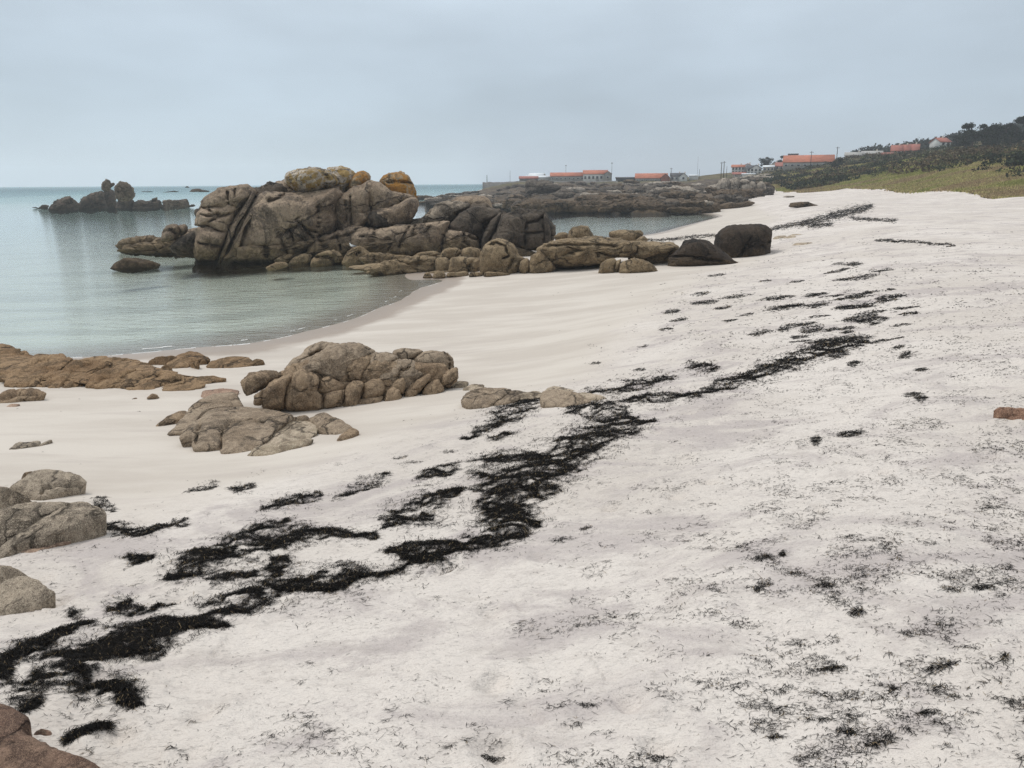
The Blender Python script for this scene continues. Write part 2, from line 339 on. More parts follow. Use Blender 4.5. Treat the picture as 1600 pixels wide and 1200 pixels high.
GR_TANLIT = granite('granite_tan_lit_face', (.25,.2,.15), (.33,.28,.22), (.1,.085,.065), 0.5, grain=.6, gain=1.3)  # tan with the left face's brighter light put into the colour
GR_PALEGREY = granite('granite_pale_top', (.16,.145,.12), (.31,.285,.24), (.04,.037,.033), 0.5, grain=.6, gain=1.3)
GR_DARKB = granite('granite_blackish', (.03,.025,.02), (.062,.05,.038), (.012,.011,.01), 0.9, wet=(1.15, .7, (.10,.08,.055)), grain=.5, gain=1.05)
GR_PINKR = granite('granite_rose', (.24,.15,.11), (.33,.23,.17), (.1,.065,.05), 1.8, grain=.9, gain=1.3)
def sand_mat():
    t = NT('white_shell_sand'); z = t.z()
    big = t.noise(0.22, 4, 0.55)
    dry = t.mix(t.mr(big, .35, .65), (.565,.51,.455), (.645,.59,.535))
    stain = t.noise(0.42, 6, 0.66, t.pos((1, 1.6, 1)), 1.0)
    dry = t.mix(t.math('MULTIPLY', t.mr(stain, .48, .63), .75), dry, (.43,.38,.36))
    fl = t.noise(14, 5, .75, t.pos((1, 2.2, 1), (0, 0, .4)))
    dry = t.mix(t.math('MULTIPLY', t.mr(fl, .53, .68), .5), dry, (.30,.265,.24))
    dry = t.mix(t.math('MULTIPLY', t.mr(t.noise(2.6, 5, .65, t.pos((1, 1.7, 1), (0, 0, .3))), .50, .66), .38), dry, (.42,.375,.34))
    sp_ = t.noise(75, 2, .6)
    dry = t.mix(t.math('MULTIPLY', t.mr(sp_, .62, .72), .45), dry, (.2,.17,.15))
    damp = t.mix(t.mr(t.noise(0.35, 4, .6, t.pos((.5, 1.6, 1), (0, 0, .5))), .38, .65), (.47,.42,.365), (.545,.495,.435))
    damp = t.mix(t.math('MULTIPLY', t.mr(t.noise(1.2, 5, .6, t.pos((.25, 2.0, 1), (0, 0, .55))), .56, .68), .3), damp, (.40,.35,.315))
    zz = t.math('ADD', z, t.math('MULTIPLY', t.math('SUBTRACT', t.noise(.5, 4), .5), .5))
    c = t.mix(t.mr(zz, 1.15, 1.65), damp, dry)
    zw = t.math('ADD', z, t.math('MULTIPLY', t.math('SUBTRACT', t.noise(.6, 3), .5), .10))
    wet = t.math('SUBTRACT', 1.0, t.mr(zw, .075, .125))
    c = t.mix(t.math('MULTIPLY', wet, .9), c, (.30,.245,.20))
    bed = t.mix(t.mr(t.noise(.16, 4, .6, t.pos((.7, 1.6, 1))), .46, .62), (.66,.66,.58), (.47,.47,.41))
    c = t.mix(t.math('SUBTRACT', 1.0, t.mr(z, -.30, -.03)), c, bed)
    rough = t.mr(zw, .0, .2, .35, .95)
    hb = t.mr(zz, 1.15, 1.65, .12, 1.0)
    h = t.math('MULTIPLY', t.noise(7, 5, .6, t.pos((1, 1.7, 1), (0, 0, .3))), hb)
    b = t.bump(h, .75, .09)
    b = t.bump(t.math('MULTIPLY', t.noise(45, 4, .7), hb), .45, .012, b)
    t.bsdf(c, rough, b, .2)
    return t.m
def hill_mat():
    t = NT('scrubland_soil')
    c = t.mix(t.mr(t.noise(.06, 5, .6), .4, .62), (.085,.075,.038), (.15,.12,.062))
    c = t.mix(t.mr(t.noise(.4, 6, .7), .5, .66), c, (.025,.03,.014))
    t.bsdf(c, .95, t.bump(t.noise(1.2, 6, .7), .8, .6), .1); return t.m
SAND, HILL = sand_mat(), hill_mat()
REEFG = granite('reef_bedrock', (.085,.068,.047), (.15,.122,.088), (.025,.022,.018), 0.4, wet=(.5, .8, (.09,.068,.04)), grain=.4, gain=.95)
def plain(name, c, rough=.8, var=.15, sc=3.0, spec=.3):
    t = NT(name)
    k = t.mix(t.mr(t.noise(sc, 5, .6), .3, .7), tuple(v * (1 - var) for v in c), tuple(min(1, v * (1 + var)) for v in c))
    t.bsdf(k, rough, t.bump(t.noise(sc * 6, 4, .6), .2, .02), spec); return t.m
def vcol(name, rough=.9, sc=2.0, transl=0.0):
    t = NT(name); a = t.n('ShaderNodeVertexColor', layer_name='col')
    k = t.mix(t.mr(t.noise(sc, 3, .6), .3, .7), .6, 1.0) if False else a.outputs[0]
    s = t.bsdf(k, rough, None, .15)
    return t.m

# ------------------------------------------------------------------ ground sheet: beach + hillside
EDGE_PX = [(1100,302),(1185,300),(1250,304),(1320,303),(1400,305),(1500,309),(1600,314),(1750,322),(2000,335)]
_ez = np.interp([p[0] for p in EDGE_PX], [1100, 1200, 1400, 1600, 2000], [2.2, 2.6, 3.0, 3.2, 3.5])
_ed = rays(np.array([p[0] for p in EDGE_PX], float), np.array([p[1] for p in EDGE_PX], float)); eP = CAM + _ed * ((_ez - CAM_Z) / _ed[:, 2])[:, None]; eA = np.arctan2(eP[:, 0], eP[:, 1]); eR = np.hypot(eP[:, 0], eP[:, 1])
AZ_V0, AZ_L0 = float(az_of(1188.)), float(az_of(752.))
def veg_mask(x, y):
    az = np.arctan2(x, y); r = np.hypot(x, y)
    P = np.stack([x, y, 0 * x], -1)
    w = fbm(P * .12, 71, 3) * 2.5
    re = np.interp(az, eA, eR)
    return ((az > AZ_V0 + .01 * vnoise(P * .1, 5)) & (r > re + w)) | ((az > AZ_L0) & (r > 385 + w))
def reef_mask(x, y):
    az = np.arctan2(x, y); r = np.hypot(x, y); P = np.stack([x, y, 0 * x], -1)
    pxs = CX + F_PX * np.tan(az) * 1.0
    lim = np.interp(az, az_of(np.array([640., 760, 800, 830, 1040, 1110, 1150, 1195, 1210])), [200, 185, 170, 156, 149, 155, 175, 195, 230])
    s = np.minimum(np.minimum(r - lim - 5 * fbm(P * .15, 73, 3), 392 - r), np.minimum(az - float(az_of(640.)), AZ_V0 + .008 - az) * 250)
    return s
def build_ground():
    az = np.concatenate([np.radians(np.arange(-178, -40, 6.0)), np.radians(np.arange(-40, 40, .17)), np.radians(np.arange(40, 181, 6.0))])
    r = np.concatenate([[0.05, .8, 1.6], np.exp(np.linspace(math.log(2.3), math.log(220), 430)), np.exp(np.linspace(math.log(222), math.log(3800), 150))])
    A, R = np.meshgrid(az, r); x = (R * np.sin(A)).ravel(); y = (R * np.cos(A)).ravel(); z = sand_z(x, y)
    rk = reef_mask(x, y); P_ = np.stack([x, y, 0 * x], -1)
    z = z + np.clip((rk - 2) / 7, 0, 1) * (1.1 * np.abs(fbm(P_ * .11, 81, 4, .6)) + .3 * fbm(P_ * .45, 87, 3) - .1)
    V = np.stack([x, y, z], -1); n, mm = A.shape
    i = np.arange(n * mm).reshape(n, mm)
    Fq = np.stack([i[:-1, :-1], i[:-1, 1:], i[1:, 1:], i[1:, :-1]], -1).reshape(-1, 4)
    cen = V[Fq].mean(1); vm_ = veg_mask(cen[:, 0], cen[:, 1])
    rk_ = (reef_mask(cen[:, 0], cen[:, 1]) > 0) & ~vm_
    for nm, sel, mat in (('sandy_beach', ~vm_ & ~rk_, SAND), ('scrub_hillside', vm_, HILL), ('reef_bedrock', rk_, REEFG)):
        f = Fq[sel]; u, inv = np.unique(f, return_inverse=True)
        tag(obj(nm, mesh_arrays(nm, V[u], [inv.reshape(f.shape)]), mat), kind='structure')
build_ground()

# ------------------------------------------------------------------ sea
def build_sea():
    t = NT('sea_water')
    dist = t.n('ShaderNodeVectorMath', operation='LENGTH'); t.l(t.geo.outputs['Position'], dist.inputs[0])
    b1 = t.noise(1.1, 4, .6, t.pos((.6, 1.5, 1), (0, 0, .12)), .3)
    b2 = t.noise(3.4, 4, .6, t.pos((.6, 1.4, 1), (0, 0, -.2)), .3)
    fd = t.mr(dist.outputs['Value'], 25, 260, 1.0, .3)
    nb = t.bump(t.math('MULTIPLY', b1, fd), .6, .08); nb = t.bump(t.math('MULTIPLY', b2, fd), .7, .04, nb)
    fr = t.n('ShaderNodeFresnel'); fr.inputs[0].default_value = 1.333; t.l(nb, fr.inputs[1])
    tr = t.n('ShaderNodeBsdfTransparent'); tr.inputs[0].default_value = (.94, .99, .975, 1)
    gl = t.n('ShaderNodeBsdfGlossy'); gl.inputs['Roughness'].default_value = .06; gl.inputs[0].default_value = (.96, .97, .98, 1); t.l(nb, gl.inputs['Normal'])
    mx = t.n('ShaderNodeMixShader'); t.l(fr.outputs[0], mx.inputs[0]); t.l(tr.outputs[0], mx.inputs[1]); t.l(gl.outputs[0], mx.inputs[2])
    t.l(mx.outputs[0], t.out.inputs[0])
    va = t.n('ShaderNodeVolumeAbsorption'); va.inputs[0].default_value = (.62, .83, .87, 1); va.inputs[1].default_value = .006
    t.l(va.outputs[0], t.out.inputs[1])
    S = 3700.0
    V = np.array([(-S,-S,-40),(S,-S,-40),(S,S,-40),(-S,S,-40),(-S,-S,0),(S,-S,0),(S,S,0),(-S,S,0)], float)
    Fq = np.array([(0,3,2,1),(4,5,6,7),(0,1,5,4),(1,2,6,5),(2,3,7,6),(3,0,4,7)])
    tag(obj('sea', mesh_arrays('sea', V, [Fq], False), t.m), kind='structure')
build_sea()

# ------------------------------------------------------------------ rocks
def chaikin(p, n=1):
    for _ in range(n):
        q = np.roll(p, -1, 0); p = np.stack([.84 * p + .16 * q, .16 * p + .84 * q], 1).reshape(-1, p.shape[1])
    return p
def resample(p, k):
    c = np.concatenate([p, p[:1]]); s = np.concatenate([[0], np.cumsum(np.linalg.norm(np.diff(c, axis=0), axis=1))])
    u = np.linspace(0, s[-1], k, endpoint=False)
    return np.stack([np.interp(u, s, c[:, j]) for j in range(c.shape[1])], 1), s[-1]
def seg_dist(P, line):
    d = np.full(len(P), 1e9)
    for a, b in zip(line[:-1], line[1:]):
        a = np.array(a, float); b = np.array(b, float); ab = b - a
        t = np.clip(((P - a) @ ab) / max(ab @ ab, 1e-9), 0, 1)
        d = np.minimum(d, np.linalg.norm(P - (a + t[:, None] * ab), axis=1))
    return d
ROCK_N = [0]
class Reg:
    def __init__(s, ox, oy, k): s.o = (ox, oy); s.k = k
    def __call__(s, pts): return [(s.o[0] + x / s.k, s.o[1] + y / s.k) for x, y in pts]
def rock(name, pts, mat, parent=None, D=None, T=None, p=2.6, bury=.18, cracks=(), rough=1.0, joints=.5, slab=None, seed=None, loc=None, res=1.9, shift=0.0, jscale=None):
    ROCK_N[0] += 1; seed = ROCK_N[0] * 7 if seed is None else seed
    px = np.array(pts, float)
    x0, y0 = px.min(0); x1, y1 = px.max(0); wpx, hpx = x1 - x0, y1 - y0
    lowest = px[px[:, 1] > y1 - .25 * hpx - .5]; bx = lowest[:, 0].mean()
    if slab is None and bury:
        f = np.clip((px[:, 1] - (y0 + .62 * hpx)) / (.38 * hpx), 0, 1); px[:, 1] += f * bury * hpx
    px = px.mean(0) + (px - px.mean(0)) * (1.045 if slab is None else 1.07)
    sm = chaikin(px, 1 if p < 4 else 1)
    rim2, per = resample(sm, int(np.clip(cyc_len(sm) / res, 20, 420)))
    cpx = .5 * (rim2.min(0) + rim2.max(0)) * .5 + rim2.mean(0) * .5
    K = len(rim2)
    if slab is None:
        base = hit(np.array([bx]), np.array([y1]), 0.0)[0]
        if D is None: D = math.hypot(base[0], base[1])
        else: pass
        m_per_px = D / F_PX
        if T is None: T = .5 * min(wpx, hpx * 1.7) * m_per_px
        dc = rays(cpx[0], cpx[1]); hd = math.hypot(dc[0], dc[1]); L = (D + .45 * T + shift) / hd
        C = CAM + dc * L
        dr = rays(rim2[:, 0], rim2[:, 1]); rim = CAM + dr * (L / (dr @ dc))[:, None]
        B = -dc; Tb = T
    else:
        H, T = slab[0], slab[1] * .75; p = 4.5
        g = hit(rim2[:, 0], rim2[:, 1], -.3)
        tt = np.clip((y1 - rim2[:, 1]) / hpx, 0, 1)
        zf = float(hit(np.array([bx]), np.array([y1]), -.3)[0][2])
        gz = np.minimum(g[:, 2], zf + .25) * .5 + zf * .5
        zt = gz - .03 + H * tt
        dr = rays(rim2[:, 0], rim2[:, 1]); rim = CAM + dr * ((zt - CAM_Z) / dr[:, 2])[:, None]
        C = rim.mean(0); B = np.array([0, 0, 1.0]); Tb = max(.35, H + .25)
    size = math.sqrt(max(1e-6, np.ptp(rim @ X0) * max(np.ptp(rim @ np.array([0, .6, .8])), 1e-3)))
    M = int(np.clip(.5 * max(min(wpx, hpx), .35 * max(wpx, hpx)) / res * 1.15, 5, 70))
    rho = np.linspace(0, 1, M + 1)[1:]; s = np.sin(rho * math.pi / 2) ** .95
    prof = np.sqrt(np.clip(1 - s ** p, 0, 1))
    rings = [C[None] + (rim - C) * s_ + B * (T * pr) for s_, pr in zip(s, prof)]
    for s_, pr in ((.93, .4), (.75, .7), (.45, .93)): rings.append(C[None] + (rim - C) * s_ - B * (Tb * pr))
    V = np.concatenate([C[None] + B * T] + rings + [C[None] - B * Tb])
    nr = len(rings)
    ids = 1 + np.arange(nr * K).reshape(nr, K); j = np.arange(K); jn = (j + 1) % K
    quads = np.concatenate([np.stack([ids[r, j], ids[r + 1, j], ids[r + 1, jn], ids[r, jn]], -1) for r in range(nr - 1)])
    last = len(V) - 1
    tris = np.concatenate([np.stack([np.zeros(K, int), ids[0, j], ids[0, jn]], -1), np.stack([np.full(K, last), ids[-1, jn], ids[-1, j]], -1)])
    # relief
    out_ = V - C; out_ /= np.maximum(np.linalg.norm(out_, axis=1, keepdims=True), 1e-6)
    q = V / size
    vec = np.stack([fbm(q * 1.8 + 31 * k, seed + k, 3) for k in range(3)], 1)
    A0 = .036 * size * rough
    if slab is not None: A0 *= .7
    V = V + A0 * vec + out_ * (A0 * .6 * fbm(q * 7.0, seed + 5, 5, .68) - A0 * .3 * np.abs(fbm(q * 4.0, seed + 15, 4, .6)))[:, None]
    if joints > 0:
        rot = np.array([[math.cos(seed), -math.sin(seed), .2], [math.sin(seed), math.cos(seed), .1], [.15, -.2, 1.0]])
        js = jscale if jscale else 2.1
        wq = (q @ rot.T) * np.array([js, js * .55, js * 1.1]) + .22 * vec
        f1, f2, cid = worley(wq, seed)
        d = f2 - f1
        inw = joints * size * (.050 * np.exp(-(d / .045) ** 2) + .022 * np.exp(-d / .12) + .055 * (cid - .5))
        V = V - out_ * inw[:, None]
        f1, f2, cid = worley(wq * 2.7 + 5, seed + 3)
        V = V - out_ * (joints * size * (.012 * np.exp(-((f2 - f1) / .06) ** 2) + .012 * (cid - .5)))[:, None]
    if len(cracks):
        pxx, pyy = proj(V); PP = np.stack([pxx, pyy], 1); front = np.concatenate([[1], np.ones(M * K), np.zeros(3 * K + 1)])
        mpp = D / F_PX if slab is None else np.linalg.norm(C - CAM) / F_PX
        wob = 2.2 * fbm(q * 7, seed + 9, 2)
        for line in cracks:
            d = np.abs(seg_dist(PP, line) + .6 * wob)
            dep = mpp * (11 * np.exp(-(d / 1.5) ** 2) + 4.0 * np.exp(-d / 6.0)) * front
            V = V + (-B if slab is not None else rays(cpx[0], cpx[1])) * dep[:, None]
    o_loc = np.array(parent.location) if parent is not None else np.array([C[0], C[1], 0.0])
    if parent is None:
        o_loc[2] = max(float(base_z(np.array([C[0]]), np.array([C[1]]))[0]), 0.0)
    me = mesh_arrays(name, V - o_loc, [quads, tris])
    o = obj(name, me, mat, parent)
    if parent is None: o.location = o_loc
    return o
def cyc_len(p): return float(np.linalg.norm(np.roll(p, -1, 0) - p, axis=1).sum())
def ground_pt(px, py):
    g = hit(np.array([float(px)]), np.array([float(py)]), 0.0)[0]; return tuple(g)


# ================================================================== rocks traced from the photograph
R1, R2, R3, R4 = Reg(0, 240, 3.81), Reg(280, 240, 4), Reg(560, 260, 4), Reg(840, 260, 4)
N1, N2, N3, N4, N6 = Reg(0, 500, 4), Reg(360, 500, 4), Reg(0, 700, 4.284), Reg(240, 600, 4.444), Reg(600, 580, 3.333)

# ---- big outcrop standing in the water
oc = empty('rock_outcrop', (ground_pt(520, 400)[0], ground_pt(520, 400)[1], 0.0), 'huge grey-brown granite outcrop standing in the sea with orange lichen on top', 'rock outcrop')
for q, d_, t_ in (([(120,600),(125,360),(160,280),(330,225),(440,225),(640,190),(900,170),(1100,180),(1300,200),(1460,270),(1480,350),(1300,520),(1180,640),(1000,640),(700,650),(130,645)], 69, 3.0), ([(1180,600),(1300,460),(1500,400),(1800,320),(1980,330),(2250,420),(2300,560),(2100,640),(1700,680),(1300,680)], 66.5, 2.6), ([(1280,720),(1500,640),(1700,600),(2100,590),(2280,640),(2300,720),(2000,760),(1600,770)], 60.5, 1.6), ([(-70,580),(0,520),(100,480),(140,480),(150,620),(0,620)], 67.5, 2)):
    rock('core', R2(q), GR_DARK, oc, D=d_, T=t_, joints=.8, jscale=4, p=3.5)
def A(name, reg, pts, mat, **k): return rock(name, reg(pts), mat, oc, **k)
A('slab', R2, [(520,235),(560,205),(620,175),(660,158),(700,190),(740,240),(780,275),(640,290),(540,280)], GR_BIG, D=70, T=2.5)
A('block', R2, [(138,330),(138,290),(180,250),(240,222),(330,205),(420,198),(470,220),(492,245),(440,300),(390,340),(360,370),(300,350),(220,335)], GR_BIG, D=66.5, T=2.6,
  cracks=[R2([(350,215),(345,300),(310,400)]), R2([(300,240),(310,330)])], joints=.2)
A('block', R2, [(108,420),(120,370),(150,338),(230,325),(330,305),(370,330),(345,400),(310,470),(250,470),(180,445),(110,440)], GR_TANLIT, D=66, T=2.6, p=3.2,
  cracks=[R2([(190,425),(250,395),(320,375)]), R2([(130,378),(180,395),(240,380)]), R2([(150,340),(200,360)])], joints=.25)
A('block', R2, [(105,500),(110,460),(180,455),(250,475),(305,485),(280,560),(240,635),(100,635),(95,570)], GR_BIG, D=65.3, T=2.4, p=3.2, cracks=[R2([(120,560),(260,580)])])
A('slab', R2, [(300,485),(350,400),(400,310),(450,240),(470,260),(420,330),(380,400),(330,500),(290,590),(265,638),(235,636),(270,560)], GR_BIG, D=65.6, T=1.6, p=3.4, joints=.2)
A('slab', R2, [(265,640),(300,590),(350,490),(400,400),(450,320),(500,250),(540,260),(470,340),(420,430),(390,530),(340,640)], GR_BIG, D=65.2, T=1.8, p=3.4,
  cracks=[R2([(300,620),(380,470),(430,360)])], joints=.25)
A('dome', R2, [(395,380),(440,290),(520,240),(620,238),(700,245),(800,250),(900,228),(985,205),(1015,255),(985,300),(990,420),(965,470),(880,522),(700,552),(560,572),(390,578),(375,530)], GR_BIG, D=65.2, T=3.6, p=3.0,
  cracks=[R2([(610,480),(640,540),(660,610)]), R2([(640,495),(735,455)]), R2([(700,500),(715,540)]), R2([(735,410),(800,480),(860,490)]), R2([(610,520),(700,480)]), R2([(560,300),(640,270),(660,255)]), R2([(865,330),(870,470)]), R2([(770,445),(820,510)])], joints=.18, rough=.8)
A('ledge', R2, [(335,582),(390,576),(560,570),(700,552),(880,520),(890,545),(790,605),(700,640),(600,648),(450,648),(340,645)], GR_BIG, D=64.3, T=1.8, p=3.6, cracks=[R2([(650,570),(670,620)]), R2([(720,560),(735,610)]), R2([(540,575),(550,640)])], joints=.3)
A('boulder', R2, [(668,150),(680,122),(730,97),(800,85),(880,86),(935,103),(972,140),(987,190),(960,212),(900,228),(830,243),(770,247),(710,218),(675,188)], GR_PALE, D=66.5, T=2.6, p=2.6, bury=0, joints=.25,
  cracks=[R2([(900,100),(925,150),(915,220)])])['label'] = 'pale boulder patched with ochre lichen'
A('boulder', R2, [(915,98),(1000,85),(1065,98),(1105,130),(1085,190),(1050,225),(1020,265),(975,240),(985,190),(965,135)], GR_PALE, D=68.5, T=2.2, bury=0, joints=.2)
A('boulder', R2, [(1050,225),(1062,165),(1100,125),(1150,110),(1188,123),(1199,155),(1180,180),(1130,205),(1090,225)], GR_ORANGE, D=68, T=1.5, bury=.1, joints=.25)
A('boulder', R2, [(1252,175),(1270,140),(1310,120),(1380,111),(1430,135),(1462,185),(1484,265),(1470,300),(1400,285),(1300,255),(1258,215)], GR_ORANGE, D=67.5, T=2.2, joints=.25,
  cracks=[R2([(1300,180),(1380,178),(1450,185)])])['label'] = 'upright boulder covered in orange lichen'
A('block', R2, [(975,292),(1010,260),(1080,215),(1160,188),(1190,165),(1230,185),(1200,290),(1205,360),(1140,410),(1085,452),(1020,455),(985,425)], GR_BIG, D=65.6, T=2.3, p=3.0,
  cracks=[R2([(1070,270),(1075,440)]), R2([(1040,300),(1045,430)])], joints=.3)
A('block', R2, [(1140,200),(1200,170),(1260,185),(1330,238),(1430,255),(1478,275),(1350,330),(1240,355),(1190,345),(1160,270)], GR_BIG, D=65.8, T=1.9, p=3.0, joints=.25)
A('block', R2, [(1180,365),(1240,348),(1340,318),(1440,272),(1492,275),(1504,320),(1490,372),(1440,412),(1360,442),(1290,452),(1220,443),(1183,412)], GR_BIG, D=64.6, T=2.2, p=2.8, joints=.2)
A('block', R2, [(1085,458),(1090,350),(1112,340),(1170,370),(1195,402),(1150,442),(1110,462)], GR_BIG, D=64.8, T=1.1, joints=.5)
A('block', R2, [(1180,400),(1200,360),(1260,370),(1320,400),(1345,435),(1290,452),(1220,445)], GR_DARK, D=63.9, T=1.0, joints=.7)
A('ledge', R2, [(780,622),(830,570),(880,525),(990,478),(1090,462),(1180,455),(1225,470),(1215,540),(1195,605),(1100,595),(1000,625),(900,615)], GR_BIG, D=63.5, T=1.8, p=3.2, joints=.9, jscale=3,
  cracks=[R2([(880,540),(920,590)]), R2([(990,520),(1010,600)]), R2([(1095,480),(1085,560)]), R2([(900,545),(1000,520),(1080,500)])])
A('ledge', R3, [(-80,440),(0,415),(80,398),(200,378),(320,358),(562,350),(562,372),(525,450),(512,525),(400,535),(300,552),(220,548),(140,532),(60,522),(-60,520)], GR_BIG, D=62.8, T=2.0, p=3.2, joints=.3,
  cracks=[R3([(315,380),(285,430),(255,500)]), R3([(355,372),(335,430)]), R3([(100,400),(90,470),(110,510)]), R3([(30,440),(60,500)]), R3([(190,450),(200,500),(180,530)]), R3([(445,375),(430,410)])])
A('slab', R3, [(290,365),(400,310),(460,260),(520,230),(600,220),(685,235),(695,258),(630,300),(570,352),(450,362)], GR_PALEGREY, D=65.5, T=1.8, joints=.3)
A('block', R3, [(552,380),(620,308),(700,250),(780,246),(862,268),(893,296),(850,342),(805,362),(772,402),(750,430),(600,412)], GR_DARK, D=63.8, T=2.2, p=2.8, joints=.2, cracks=[R3([(800,320),(780,380),(765,420)])])
A('block', R3, [(515,525),(528,440),(560,400),(610,404),(660,410),(740,430),(762,470),(752,512),(640,514),(560,520)], GR_BIG, D=62.6, T=1.6, p=3, joints=.6, cracks=[R3([(655,415),(665,470),(690,500)]), R3([(690,440),(740,460)])])
A('slab', R3, [(755,505),(768,425),(820,350),(893,288),(885,340),(835,440),(800,495)], GR_DARK, D=62.6, T=1.2, joints=.4)
A('block', R3, [(832,445),(880,350),(920,300),(1000,277),(1100,273),(1150,279),(1165,310),(1195,350),(1203,440),(1155,488),(1040,494),(900,484),(828,475)], GR_DARK, D=61.5, T=2.4, p=3.0, joints=.45,
  cracks=[R3([(1050,340),(1045,410),(1040,480)]), R3([(1060,350),(1120,340),(1150,320)]), R3([(1055,420),(1150,410)])])
A('slab', R3, [(1158,290),(1196,340),(1205,380),(1200,460),(1165,484),(1155,400)], GR_DARK, D=61.2, T=1.1, joints=.5)
A('block', R3, [(1195,365),(1232,366),(1233,440),(1205,462),(1195,440)], GR_DARK, D=61.6, T=.9, joints=.6)
A('dome', R3, [(575,220),(620,195),(700,181),(780,185),(822,215),(845,258),(760,262),(680,255)], GR_BIG, D=72, T=2.5, joints=.2)
# lower tan blocks in front
A('shelf', R3, [(-10,640),(150,600),(350,570),(560,560),(800,570),(1060,580),(1190,620),(1215,640),(1000,668),(760,690),(560,694),(420,690),(300,668),(120,660)], GR_TAN, slab=(.45,.15), joints=1.0, jscale=5)
A('shelf', R2, [(600,672),(760,650),(980,640),(1250,650),(1330,690),(1200,700),(1000,694),(800,694),(640,690)], GR_TAN, slab=(.3,.12), joints=1.0, jscale=5)
A('block', R3, [(515,562),(520,530),(560,507),(622,510),(642,540),(600,570),(530,570)], GR_TAN, D=57.5, T=0.80, p=4.2, joints=.3)
A('block', R3, [(638,550),(650,515),(700,500),(752,510),(768,545),(730,580),(660,578)], GR_TAN, D=57.3, T=0.88, p=4.2, joints=.3)
A('block', R3, [(568,655),(575,572),(640,562),(740,572),(768,582),(763,655),(680,660)], GR_TAN, T=0.88, p=4.2, joints=.35, cracks=[R3([(700,610),(690,650)])])
A('boulder', R3, [(763,645),(765,545),(790,500),(850,453),(920,463),(972,500),(1005,560),(1042,582),(1000,635),(950,668),(860,664),(790,655)], GR_TAN, T=1.60, p=4.2, joints=.15, rough=.8,
  cracks=[R3([(800,490),(870,480),(920,500),(940,560),(900,575)]), R3([(970,580),(930,650)])])
A('block', R3, [(1000,645),(1010,592),(1058,575),(1072,600),(1070,642),(1040,668)], GR_TAN, T=0.64, p=4.2, joints=.3)
A('block', R3, [(1068,658),(1075,570),(1130,528),(1170,560),(1212,600),(1232,632),(1180,654),(1120,663)], GR_TAN, T=0.88, p=4.2, joints=.6)
A('ledge', R3, [(50,650),(150,602),(250,582),(360,565),(480,568),(495,600),(488,645),(400,664),(300,655),(200,648)], GR_TAN, T=1.28, p=4.2, joints=1.0, jscale=3.2, cracks=[R3([(270,600),(300,645)]), R3([(380,575),(360,650)])])
A('block', R3, [(483,655),(480,582),(510,566),(567,577),(568,653)], GR_TAN, T=0.72, p=4.2, joints=.4)
A('block', R3, [(400,694),(415,665),(440,660),(465,690),(440,697)], GR_TAN, T=0.40, p=4.2, joints=.3)
A('block', R3, [(460,694),(475,660),(505,648),(545,670),(545,692),(500,698)], GR_TAN, T=0.48, p=4.2, joints=.3)
A('slab', R3, [(545,688),(560,660),(690,655),(692,687)], GR_TAN, T=0.48, p=4.2, joints=.5)
A('slab', R3, [(690,687),(700,660),(782,663),(784,687)], GR_TAN, T=0.48, p=4.2, joints=.5)
A('slab', R3, [(785,685),(795,655),(900,665),(955,672),(930,684)], GR_TAN, T=0.48, p=4.2, joints=.5)
A('slab', R3, [(330,566),(380,535),(480,528),(515,545),(450,568),(360,574)], GR_TAN, D=58.5, T=0.72, p=4.2, joints=.4)
A('ledge', R3, [(-5,580),(60,545),(160,540),(280,555),(340,570),(300,600),(200,605),(80,620)], GR_TAN, D=59, T=0.80, p=4.2, joints=.9)
A('block', R2, [(590,664),(640,635),(700,628),(718,640),(680,678),(610,684)], GR_TAN, T=0.64, p=4.2, joints=.5)
A('block', R2, [(678,684),(710,650),(770,623),(832,630),(820,672),(760,688)], GR_TAN, T=0.72, p=4.2, joints=.4)
A('block', R2, [(818,684),(840,640),(900,614),(980,608),(1022,640),(1010,672),(930,688),(850,693)], GR_TAN, T=0.80, p=4.2, joints=.3, cracks=[R2([(850,650),(930,640),(960,660)])])
A('boulder', R2, [(1018,675),(1050,620),(1090,590),(1130,578),(1190,620),(1215,650),(1200,682),(1120,695),(1050,692)], GR_TAN, T=0.96, p=4.2, joints=.2, cracks=[R2([(1090,640),(1120,620)]), R2([(1180,660),(1150,690)])])
A('block', R2, [(1185,690),(1200,655),(1240,645),(1255,660),(1220,690)], GR_TAN, T=0.48, p=4.2, joints=.3)
A('slab', R2, [(535,712),(600,680),(660,678),(684,700),(620,722),(560,727)], GR_TAN, T=0.64, p=4.2, joints=.4)
A('ledge', R2, [(1170,740),(1230,690),(1330,665),(1400,680),(1480,700),(1500,740),(1400,748),(1280,745)], GR_TAN, T=0.88, p=4.2, joints=1.0, jscale=3)
# left toe of the outcrop
A('ledge', R1, [(688,545),(720,515),(800,495),(900,482),(950,500),(960,560),(940,583),(860,584),(780,592),(715,578)], GR_BIG, T=2.0, p=4.5, joints=1.1, jscale=4)
A('ledge', R1, [(900,583),(920,510),(1060,475),(1170,440),(1195,520),(1185,596),(1100,590)], GR_BIG, T=2.2, p=4.5, joints=1.1, jscale=4)
A('ledge', R1, [(690,575),(760,545),(900,525),(1100,520),(1180,560),(1170,600),(1000,590),(850,592)], GR_BIG, T=1.6, p=4.5, joints=1.2, jscale=5)
A('block', R1, [(770,590),(790,550),(850,530),(880,560),(860,588)], GR_DARK, T=1.0, joints=.8)
A('boulder', R1, [(956,505),(965,465),(990,430),(1040,419),(1062,425),(1078,470),(1045,500),(990,506)], GR_BIG, D=67.5, T=1.3, joints=.2, cracks=[R1([(965,470),(1010,455),(1050,475)])])
A('boulder', R1, [(1058,430),(1100,417),(1120,438),(1117,465),(1075,482)], GR_BIG, D=68, T=1.0, joints=.3)
